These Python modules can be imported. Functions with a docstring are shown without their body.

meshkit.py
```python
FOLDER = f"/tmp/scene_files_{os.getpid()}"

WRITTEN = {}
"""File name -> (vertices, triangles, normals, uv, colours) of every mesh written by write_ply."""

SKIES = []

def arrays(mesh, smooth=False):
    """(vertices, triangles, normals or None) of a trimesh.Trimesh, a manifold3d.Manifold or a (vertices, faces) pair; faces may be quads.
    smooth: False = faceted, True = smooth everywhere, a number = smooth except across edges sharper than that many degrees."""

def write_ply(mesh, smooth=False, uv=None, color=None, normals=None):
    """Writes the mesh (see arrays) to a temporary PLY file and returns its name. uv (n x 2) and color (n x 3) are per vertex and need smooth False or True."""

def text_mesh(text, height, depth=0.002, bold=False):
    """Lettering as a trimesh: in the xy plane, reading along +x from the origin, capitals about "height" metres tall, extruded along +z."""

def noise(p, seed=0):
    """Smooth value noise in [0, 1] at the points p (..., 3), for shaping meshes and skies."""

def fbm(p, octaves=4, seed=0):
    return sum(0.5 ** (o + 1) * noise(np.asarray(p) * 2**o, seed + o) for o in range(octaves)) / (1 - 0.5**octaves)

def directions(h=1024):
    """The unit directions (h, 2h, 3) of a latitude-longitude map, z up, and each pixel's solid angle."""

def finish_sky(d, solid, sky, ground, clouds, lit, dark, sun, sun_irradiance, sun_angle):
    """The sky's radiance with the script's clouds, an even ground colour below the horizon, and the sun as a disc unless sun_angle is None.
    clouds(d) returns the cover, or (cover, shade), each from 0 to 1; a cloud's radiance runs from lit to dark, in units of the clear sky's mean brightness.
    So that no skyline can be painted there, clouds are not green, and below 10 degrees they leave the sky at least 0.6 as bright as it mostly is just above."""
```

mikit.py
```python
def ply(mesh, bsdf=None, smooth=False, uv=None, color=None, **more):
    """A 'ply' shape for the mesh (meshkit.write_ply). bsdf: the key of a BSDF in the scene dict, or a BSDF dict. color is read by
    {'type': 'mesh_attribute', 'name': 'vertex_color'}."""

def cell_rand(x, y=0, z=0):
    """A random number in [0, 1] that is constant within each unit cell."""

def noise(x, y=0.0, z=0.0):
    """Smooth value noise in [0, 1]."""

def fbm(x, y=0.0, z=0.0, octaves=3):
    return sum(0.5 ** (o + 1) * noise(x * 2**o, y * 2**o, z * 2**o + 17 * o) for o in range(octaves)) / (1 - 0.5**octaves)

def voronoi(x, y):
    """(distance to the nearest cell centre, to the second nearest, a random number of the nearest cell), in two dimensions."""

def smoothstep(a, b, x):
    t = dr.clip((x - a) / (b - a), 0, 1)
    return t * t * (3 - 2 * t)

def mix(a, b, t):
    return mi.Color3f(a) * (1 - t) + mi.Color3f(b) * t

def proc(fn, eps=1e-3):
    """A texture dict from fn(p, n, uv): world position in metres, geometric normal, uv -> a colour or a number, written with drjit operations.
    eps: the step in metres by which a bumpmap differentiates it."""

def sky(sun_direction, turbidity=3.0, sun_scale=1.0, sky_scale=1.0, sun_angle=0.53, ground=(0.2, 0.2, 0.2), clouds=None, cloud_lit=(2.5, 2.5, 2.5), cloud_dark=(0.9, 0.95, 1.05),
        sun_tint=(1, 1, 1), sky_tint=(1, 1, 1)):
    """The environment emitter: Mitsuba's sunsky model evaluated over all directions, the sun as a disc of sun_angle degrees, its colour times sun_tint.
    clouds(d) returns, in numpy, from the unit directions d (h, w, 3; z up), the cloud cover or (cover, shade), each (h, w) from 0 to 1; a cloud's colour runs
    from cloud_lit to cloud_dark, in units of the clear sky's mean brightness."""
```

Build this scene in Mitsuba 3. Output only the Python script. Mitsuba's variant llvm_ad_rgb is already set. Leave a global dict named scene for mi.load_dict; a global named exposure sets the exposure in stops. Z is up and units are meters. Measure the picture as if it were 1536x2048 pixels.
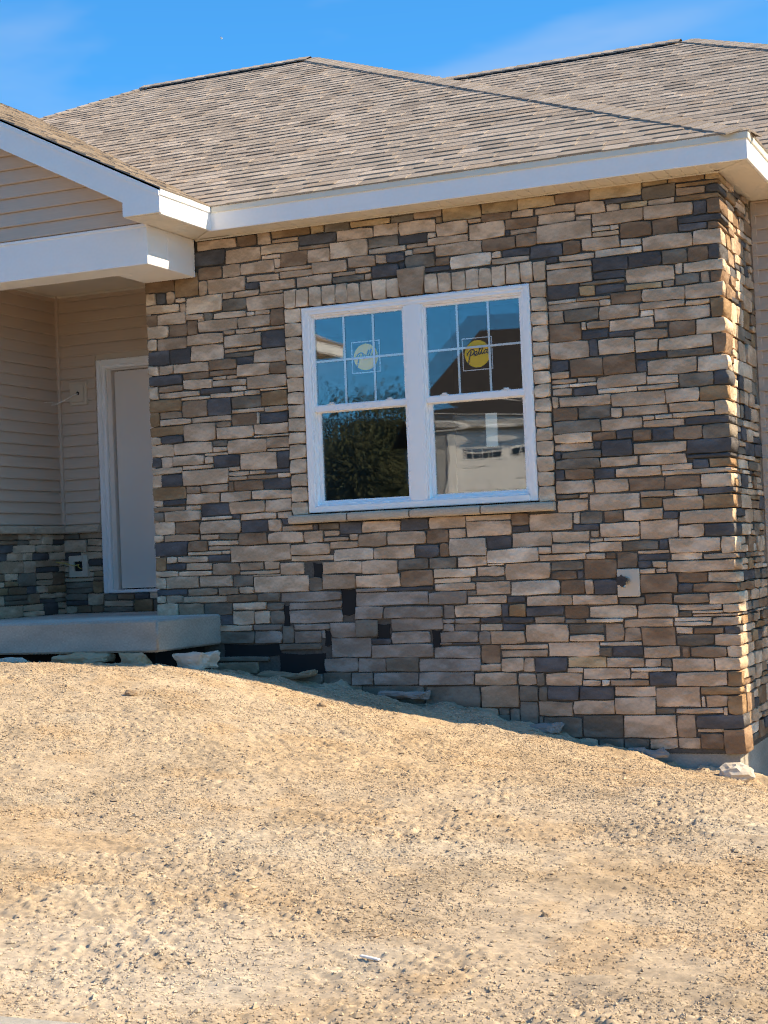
import math, random
import numpy as np, trimesh, mitsuba as mi, drjit as dr
import mikit, meshkit
from mikit import proc, noise, fbm, voronoi, cell_rand, smoothstep, mix
from scipy.interpolate import RBFInterpolator
from scipy.spatial import ConvexHull
from shapely.geometry import Polygon, box as sbox

RNG = np.random.default_rng(7)
random.seed(7)
scene, labels = {}, {}

# ------------------------------------------------------------------ camera, sky, exposure
FOC, YAW, PITCH, ROLL = 3245.519, -0.4076, 0.0292, 0.0413
CAM = np.array([5.5341, -11.3598, -0.3833])
_f = np.array([math.sin(YAW) * math.cos(PITCH), math.cos(YAW) * math.cos(PITCH), math.sin(PITCH)])
_r = np.array([math.cos(YAW), -math.sin(YAW), 0.0])
_d = np.cross(_f, _r)
_up = -(-math.sin(ROLL) * _r + math.cos(ROLL) * _d)
scene['camera'] = {'type': 'perspective', 'fov': math.degrees(2 * math.atan(1024 / FOC)), 'fov_axis': 'y', 'near_clip': 0.1, 'far_clip': 3000.0,
                   'to_world': mi.ScalarTransform4f().look_at(origin=CAM.tolist(), target=(CAM + _f).tolist(), up=_up.tolist())}
SUN = (1.30, 0.30, 1.0)


def wisps(d):
    x, y, z = d[..., 0], d[..., 1], np.maximum(d[..., 2], 0.02)
    p = np.stack([x / z * 1.6 + 706.8, y / z * 3.2 + 0.9 * x / z, np.zeros_like(z)], -1)
    c = meshkit.fbm(p * 1.1, 5, 3)
    m = meshkit.noise(p * 0.42, 11)
    return np.clip((c - 0.42) * 2.0, 0, 1) * np.clip((m - 0.42) * 2.4, 0, 1) * 0.34


scene['sky'] = mikit.sky(SUN, turbidity=2.6, sun_scale=0.86, sun_tint=(1.0, 1.0, 0.97), sky_tint=(0.25, 0.70, 0.97), clouds=wisps, cloud_lit=(1.9, 1.95, 2.0))
labels['sky'] = {'label': 'clear saturated blue sky with faint white wisps', 'kind': 'structure'}
exposure = 2.75

# ------------------------------------------------------------------ materials
def rgb(c):
    return {'type': 'rgb', 'value': [float(v) for v in c]}


def mat(key, color, rough=0.6, spec=0.5, bump=None, bscale=0.001, **kw):
    b = {'type': 'principled', 'base_color': rgb(color) if not isinstance(color, dict) else color, 'roughness': rough, 'specular': spec, **kw}
    if bump is not None:
        b = {'type': 'bumpmap', 'arbitrary': proc(bump), 'scale': bscale, 'bsdf': b}
    scene[key] = {'type': 'twosided', 'bsdf': b}


PAL = [('T', (.61, .455, .318)), ('l', (.69, .535, .38)), ('L', (.71, .59, .455)), ('Y', (.56, .41, .235)), ('O', (.34, .225, .125)),
       ('B', (.29, .195, .125)), ('b', (.41, .295, .20)), ('G', (.23, .195, .152)), ('D', (.122, .118, .120)), ('g', (.35, .295, .245))]
CLS = {c: i for i, (c, _) in enumerate(PAL)}


def stone_color(p, n, uv):
    k = dr.floor(uv.x)
    c = mi.Color3f(*PAL[0][1])
    for i, (_, q) in enumerate(PAL):
        c = dr.select(dr.abs(k - i) < 0.5, mi.Color3f(*q), c)
    j = uv.y
    a = fbm(p.x * 7 + j * 31, p.y * 7, p.z * 11 + j * 17, 3)
    b = noise(p.x * 55, p.y * 55, p.z * 70)
    g = fbm(p.x * 180, p.y * 180, p.z * 180, 2)
    m = smoothstep(0.35, 0.75, a)
    lum = mi.luminance(c)
    c = mix(c * mi.Color3f(.76, .72, .68), c * mi.Color3f(1.08, 1.08, 1.08) + lum * 0.03, m)
    s = smoothstep(.80, .93, noise(p.x * 120 + 9, p.y * 120, p.z * 120)) * 0.10
    return dr.clip(c * (.84 + .32 * j) * (.78 + .22 * b + .26 * g) + s * (0.35 - lum), 0.02, 0.9)


def stone_bump(p, n, uv):
    return fbm(p.x * 30, p.y * 30, p.z * 38, 4) * 0.016 + noise(p.x * 220, p.y * 220, p.z * 220) * 0.0012


mat('m_stone', proc(stone_color), 0.9, 0.2, stone_bump, 1.0)
mat('m_mortar', proc(lambda p, n, uv: mi.Color3f(.115, .10, .083) * (.7 + .6 * fbm(p.x * 60, p.y * 60, p.z * 60, 2))), 0.95, 0.1)
mat('m_sill', proc(lambda p, n, uv: mi.Color3f(.52, .42, .31) * (.78 + .45 * fbm(p.x * 9, p.y * 30, p.z * 30, 3)) * (.88 + .24 * noise(p.x * 130, p.y * 130, p.z * 130))), 0.85, 0.2,
    lambda p, n, uv: fbm(p.x * 60, p.y * 60, p.z * 60, 3) * 0.003, 1.0)


def white_fn(p, n, uv):
    return mi.Color3f(.89, .875, .855) * (.95 + .05 * fbm(p.x * 1.7, p.y * 1.7, p.z * 6, 2)) * (.985 + .03 * noise(p.x * 60, p.y * 60, p.z * 60))


mat('m_white', proc(white_fn), 0.38, 0.4, lambda p, n, uv: fbm(p.x * 3, p.y * 3, p.z * 5, 2) * 0.0035, 1.0)
mat('m_vinyl_white', (.90, .885, .865), 0.3, 0.5)
mat('m_cream', (.76, .70, .57), 0.45, 0.4)
mat('m_soffit', proc(lambda p, n, uv: mi.Color3f(.72, .655, .55) * (.95 + .07 * fbm(p.x * 5, p.y * 5, 0, 2))), 0.5, 0.3)


def siding_fn(p, n, uv):
    g = fbm(p.x * 4, p.y * 4, p.z * 160, 3)
    return mi.Color3f(.585, .465, .365) * (.92 + .12 * g) * (.97 + .06 * noise(p.x * 2, p.y * 2, p.z * 9))


mat('m_siding', proc(siding_fn), 0.55, 0.35, lambda p, n, uv: fbm(p.x * 6, p.y * 6, p.z * 220, 2) * 0.0006, 1.0)
mat('m_block', (.60, .51, .40), 0.6, 0.3)
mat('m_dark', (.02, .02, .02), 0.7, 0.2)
mat('m_black', (.025, .025, .03), 0.4, 0.5)
mat('m_brass', (.55, .5, .42), 0.35, 0.5, metallic=1.0)
mat('m_wire_white', (.75, .74, .70), 0.5, 0.4)
mat('m_wire_yellow', (.50, .38, .10), 0.5, 0.4)
mat('m_door', proc(lambda p, n, uv: mi.Color3f(.76, .685, .61) * (.97 + .05 * fbm(p.x * 2, p.y, p.z * 1.5, 2))), 0.45, 0.4)
mat('m_sticker', (.85, .60, .025), 0.6, 0.3)
mat('m_outline', (.80, .82, .84), 0.6, 0.3)
mat('m_ink', (.03, .03, .04), 0.6, 0.3)
mat('m_paper', (.62, .70, .64), 0.7, 0.2)
mat('m_muntin', (.62, .70, .72), 0.5, 0.3)
mat('m_latch', (.75, .74, .70), 0.5, 0.4)
mat('m_room', (.16, .155, .15), 0.9, 0.1)
scene['m_glass'] = {'type': 'thindielectric', 'int_ior': 1.74, 'ext_ior': 1.0}


def concrete_fn(p, n, uv):
    a = fbm(p.x * 2.2, p.y * 2.2, p.z * 5, 4)
    b = noise(p.x * 90, p.y * 90, p.z * 90)
    return mi.Color3f(.37, .345, .295) * (.60 + .7 * a) * (.86 + .28 * b)


mat('m_concrete', proc(concrete_fn), 0.9, 0.2, lambda p, n, uv: fbm(p.x * 45, p.y * 45, p.z * 45, 3) * 0.003, 1.0)


SHP = [(.345, .30, .253), (.315, .272, .229), (.275, .237, .20), (.385, .335, .285), (.33, .272, .217)]


def shingle_color(p, n, uv):
    k = dr.floor(uv.x)
    c = mi.Color3f(*SHP[0])
    for i, q in enumerate(SHP):
        c = dr.select(dr.abs(k - i) < 0.5, mi.Color3f(*q), c)
    g = noise(p.x * 260, p.y * 260, p.z * 260)
    a = fbm(p.x * 13, p.y * 13, p.z * 13, 3)
    return c * mi.Color3f(.95, .91, .87) * (.80 + .36 * g) * (.80 + .40 * a) * (.9 + .2 * uv.y)


mat('m_shingle', proc(shingle_color), 0.95, 0.15)
mat('m_deck', (.03, .027, .024), 0.95, 0.1)


def soil_color(p, n, uv):
    a = fbm(p.x * 0.55 + 4, p.y * 0.9 + 2, 0, 4)
    b = fbm(p.x * 2.6 + 9, p.y * 3.4, 0, 4)
    c = fbm(p.x * 14, p.y * 14, p.z * 14, 3)
    s = fbm(p.x * 70, p.y * 70, p.z * 70, 2)
    col = mix(mi.Color3f(.455, .342, .215), mi.Color3f(.46, .362, .245), smoothstep(.40, .62, a))
    col = mix(col, mi.Color3f(.44, .312, .18), smoothstep(.55, .72, b) * .6)
    pale = smoothstep(.60, .74, fbm(p.x * 1.3 + 20, p.y * 2.2 + 5, 0, 4))
    col = mix(col, mi.Color3f(.51, .445, .335), pale * .35)
    corner = smoothstep(1.05, 0.1, dr.sqrt(dr.square((p.x - 2.1) * .8) + dr.square((p.y + 6.25) * 1.0)) + .5 * (b - .5))
    col = mix(col, mi.Color3f(.57, .505, .40), corner * .5)
    damp = smoothstep(.52, .70, fbm(p.x * 1.7 + 33, p.y * 2.6 + 8, 0, 5))
    col = mix(col, mi.Color3f(.28, .215, .14), damp * .35)
    col = col * mi.Color3f(.89, .90, .93) * (.82 + .32 * c) * (.78 + .44 * s)
    grassy = smoothstep(-14.5, -17.5, p.y)
    return mix(col, mi.Color3f(.16, .125, .06) * (.6 + .8 * b), grassy)


mat('m_soil', proc(soil_color), 0.95, 0.1)


def gravel_color(p, n, uv):
    base = soil_color(p, n, uv)
    j = uv.x - dr.floor(uv.x)
    k = mix(mi.Color3f(1.08, 1.08, 1.08), mi.Color3f(.82, .80, .80), smoothstep(.60, .97, j))
    return base * k * (.85 + .35 * uv.y)


mat('m_gravel', proc(gravel_color), 0.95, 0.1)
mat('m_rock', proc(lambda p, n, uv: mix(mi.Color3f(.50, .42, .32), mi.Color3f(.62, .56, .47), fbm(p.x * 20, p.y * 20, p.z * 20, 3))), 0.9, 0.2)
mat('m_rock_brown', proc(lambda p, n, uv: mix(mi.Color3f(.24, .17, .11), mi.Color3f(.42, .31, .2), fbm(p.x * 30, p.y * 30, p.z * 30, 3))), 0.9, 0.2)
mat('m_rock_tan', proc(lambda p, n, uv: mix(mi.Color3f(.42, .27, .15), mi.Color3f(.48, .37, .25), fbm(p.x * 14, p.y * 14, p.z * 14, 3))), 0.9, 0.2)
mat('m_rock_grey', proc(lambda p, n, uv: mix(mi.Color3f(.22, .20, .18), mi.Color3f(.36, .32, .28), fbm(p.x * 18, p.y * 18, p.z * 18, 3))), 0.9, 0.2)
mat('m_chip', (.80, .76, .70), 0.7, 0.3)
mat('m_asphalt', proc(lambda p, n, uv: mi.Color3f(.06, .06, .062) * (.7 + .6 * noise(p.x * 60, p.y * 60, 0))), 0.9, 0.2)
mat('m_leaf', proc(lambda p, n, uv: mix(mi.Color3f(.032, .044, .018), mi.Color3f(.085, .088, .038), noise(p.x * 1.1, p.y * 1.1, p.z * 1.1))), 0.8, 0.2)
mat('m_bark', (.09, .07, .05), 0.95, 0.1)
mat('m_far_roof', proc(lambda p, n, uv: mi.Color3f(.045, .042, .042) * (.8 + .4 * noise(p.x * 9, p.y * 9, p.z * 22))), 0.95, 0.1)
mat('m_far_siding', (.34, .35, .36), 0.7, 0.3)
mat('m_far_white', (.80, .80, .79), 0.5, 0.3)
mat('m_far_glass', (.02, .022, .025), 0.1, 0.5)
mat('m_bird', (.75, .78, .8), 0.7, 0.2)

# ------------------------------------------------------------------ helpers
COUNT = {}


def key_of(k):
    n = COUNT.get(k, 0)
    COUNT[k] = n + 1
    return k if n == 0 else f'{k}_{n:03d}'


def put(key, mesh, m, smooth=False, uv=None, label=None, kind=None, category=None, group=None):
    k = key_of(key)
    scene[k] = mikit.ply(mesh, m, smooth, uv=uv)
    e = {n: v for n, v in (('label', label), ('kind', kind), ('category', category), ('group', group)) if v}
    if e:
        labels[k] = e
    return k


def cbox(x0, x1, y0, y1, z0, z1, c=0.004):
    """a box with chamfered edges"""
    x0, x1 = min(x0, x1), max(x0, x1)
    y0, y1 = min(y0, y1), max(y0, y1)
    z0, z1 = min(z0, z1), max(z0, z1)
    c = min(c, (x1 - x0) * .3, (y1 - y0) * .3, (z1 - z0) * .3)
    lo, hi = np.array([x0, y0, z0]), np.array([x1, y1, z1])
    pts = []
    for s in np.ndindex(2, 2, 2):
        q = np.where(s, hi, lo)
        for a in range(3):
            r = q + np.where(np.array(s) == 1, -c, c)
            r[a] = q[a]
            pts.append(r)
    return trimesh.convex.convex_hull(np.array(pts))


def join(ms):
    return trimesh.util.concatenate(list(ms))


def prism(poly, axis, a0, a1):
    """polygon (2D points) extruded from a0 to a1 along axis: 'y' takes (x, z), 'x' takes (y, z), 'z' takes (x, y)"""
    m = trimesh.creation.extrude_polygon(Polygon(poly), a1 - a0, engine='earcut')
    v = np.array(m.vertices)
    u, w, t = v[:, 0], v[:, 1], v[:, 2] + a0
    v = {'y': np.stack([u, t, w], 1), 'x': np.stack([t, u, w], 1), 'z': np.stack([u, w, t], 1)}[axis]
    m = trimesh.Trimesh(v, m.faces, process=False)
    if m.volume < 0:
        m.invert()
    return m


def tube(points, r, sides=8):
    p = np.asarray(points, float)
    t = np.gradient(p, axis=0)
    t /= np.linalg.norm(t, axis=1, keepdims=True)
    a = np.cross(t, [0.13, 0.2, 1.0])
    a /= np.linalg.norm(a, axis=1, keepdims=True)
    b, ang = np.cross(t, a), np.arange(sides) * 2 * np.pi / sides
    rr = np.broadcast_to(r, (len(p),))[:, None, None]
    v = p[:, None] + rr * (np.cos(ang)[None, :, None] * a[:, None] + np.sin(ang)[None, :, None] * b[:, None])
    f = []
    for i in range(len(p) - 1):
        for j in range(sides):
            k = (j + 1) % sides
            f += [[i * sides + j, (i + 1) * sides + j, (i + 1) * sides + k], [i * sides + j, (i + 1) * sides + k, i * sides + k]]
    n = len(p) * sides
    v = np.vstack([v.reshape(-1, 3), p[0], p[-1]])
    for j in range(sides):
        k = (j + 1) % sides
        f += [[n, j, k], [n + 1, n - sides + k, n - sides + j]]
    m = trimesh.Trimesh(v, f, process=False)
    m.fix_normals()
    return m


# ------------------------------------------------------------------ stone blocks
def stone_block(w, h, proud, back, rng, gap=0.0016, rough=1.0):
    """a cast stone in (a across, b up, c outward): irregular outline, rounded arrises, uneven face. Local origin: lower left."""
    g = gap + rng.uniform(0, .0022)
    x0, x1, y0, y1 = g, w - g, g, h - g
    nx = 3 if w > .16 else 2
    ny = 2 if h > .09 else 1
    xs, ys = np.linspace(x0, x1, nx + 1), np.linspace(y0, y1, ny + 1)
    out = [(x, y0) for x in xs] + [(x1, y) for y in ys[1:]] + [(x, y1) for x in xs[::-1][1:]] + [(x0, y) for y in ys[::-1][1:-1]]
    out = np.array(out)
    ctr = np.array([w / 2, h / 2])
    corner = np.zeros(len(out), bool)
    corner[[0, nx, nx + ny, 2 * nx + ny]] = True
    amp = min(.0055, h * .075, w * .075) * rough
    out += rng.uniform(-amp, amp, out.shape)
    cut = min(.006, h * .10, w * .10) * rng.uniform(.1, 1.3, len(out))
    out += np.where(corner[:, None], np.sign(ctr - out) * cut[:, None] * .7, 0)
    r1 = min(.0042, h * .12, w * .12)
    r2 = min(.014, h * .26, w * .26)

    def inset(d):
        q = out.copy()
        q += np.clip(ctr - out, -d, d) * np.where(np.abs(ctr - out) > d * .3, 1, .3)
        return q
    a, b = inset(r1 * .35), inset(r1 * 1.15)
    c = inset(r2)
    n = len(out)
    tilt = rng.uniform(-1, 1, 2) * np.array([.035, .07])
    hz = lambda q, base, am: base + (q - ctr) @ tilt + rng.uniform(-am, am, len(q))
    face_in = np.array([[x, y] for y in np.linspace(h * .35, h * .65, 2 if h > .08 else 1) for x in np.linspace(w * .3, w * .7, nx)])
    if h <= .08:
        face_in[:, 1] = h * .5
    V = np.vstack([np.c_[out, np.full(n, back)], np.c_[out, hz(out, proud - r1 * 1.3, .0015)], np.c_[a, hz(a, proud - r1 * .35, .001)],
                   np.c_[b, hz(b, proud, .0012)], np.c_[face_in, hz(face_in, proud + .002, .0055 * rough)]])
    F = []
    for k in range(3):
        for i in range(n):
            j = (i + 1) % n
            F += [[k * n + i, k * n + j, (k + 1) * n + j], [k * n + i, (k + 1) * n + j, (k + 1) * n + i]]
    from scipy.spatial import Delaunay
    idx = list(range(3 * n, len(V)))
    pts2 = V[idx][:, :2]
    tri = Delaunay(pts2).simplices
    for t in tri:
        p = pts2[t]
        cr = (p[1][0] - p[0][0]) * (p[2][1] - p[0][1]) - (p[1][1] - p[0][1]) * (p[2][0] - p[0][0])
        if abs(cr) < 1e-9:
            continue
        t = t if cr > 0 else t[::-1]
        F.append([idx[t[0]], idx[t[1]], idx[t[2]]])
    return V, np.array(F)


def to_world_front(V, x, z, y=0.0):      # faces -y
    return np.stack([V[:, 0] + x, y - V[:, 2], V[:, 1] + z], 1)


def to_world_right(V, yy, z, x):         # faces +x, a runs along +y
    return np.stack([x + V[:, 2], V[:, 0] + yy, V[:, 1] + z], 1)


def to_world_left(V, yy, z, x):          # faces -x, a runs along -y
    return np.stack([x - V[:, 2], yy - V[:, 0], V[:, 1] + z], 1)


def stone_uv(n, cls, rng, V):
    u = CLS[cls] + .5
    j = rng.uniform(.15, .85)
    return np.c_[u + .02 * V[:, 0] / (1 + abs(V[:, 0]).max()), j + .02 * V[:, 2] / (1 + abs(V[:, 2]).max())]


class Bag:
    def __init__(self):
        self.items = []

    def add(self, V, F, uv, area):
        self.items.append((area, V, F, uv))

    def emit(self, holder, name, m, limit=300, smooth=True, rest=None):
        self.items.sort(key=lambda t: -t[0])
        for _, V, F, uv in self.items[:limit]:
            put(f'{holder}__{name}', trimesh.Trimesh(V, F, process=False), m, smooth, uv)
        rem = self.items[limit:]
        if rem:
            vs, fs, us, o = [], [], [], 0
            for _, V, F, uv in rem:
                vs.append(V)
                fs.append(F + o)
                us.append(uv)
                o += len(V)
            put(f'{holder}__{rest or "small_" + name}', trimesh.Trimesh(np.vstack(vs), np.vstack(fs), process=False), m, smooth, np.vstack(us), kind='stuff')


# house dimensions (metres, measured on the photograph)
W, H = 1.868, 1.60                     # window
XL, XR = -1.413, 3.280                 # stone front
ZS, FT = 2.2437, 2.4282                # soffit, eave top
E = .2665                              # overhang
SL = .5124                             # roof slope
XB, YB, ZB = -.9274, -.7355, 1.9432    # porch beam
XP, YP = -.6298, -1.0326               # porch eave
DW = 1.1634                            # wing wall
RW = 1.2863                            # porch back wall
XC = -3.1736                           # porch left wall
ZSL = -.7632                           # slab top
XS, YS, ZSB = -.832, -.95, -1.0036

labels['house'] = {'label': 'new single storey house with ledgestone front, tan siding, white fascia and brown shingle roof', 'category': 'house'}

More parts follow.
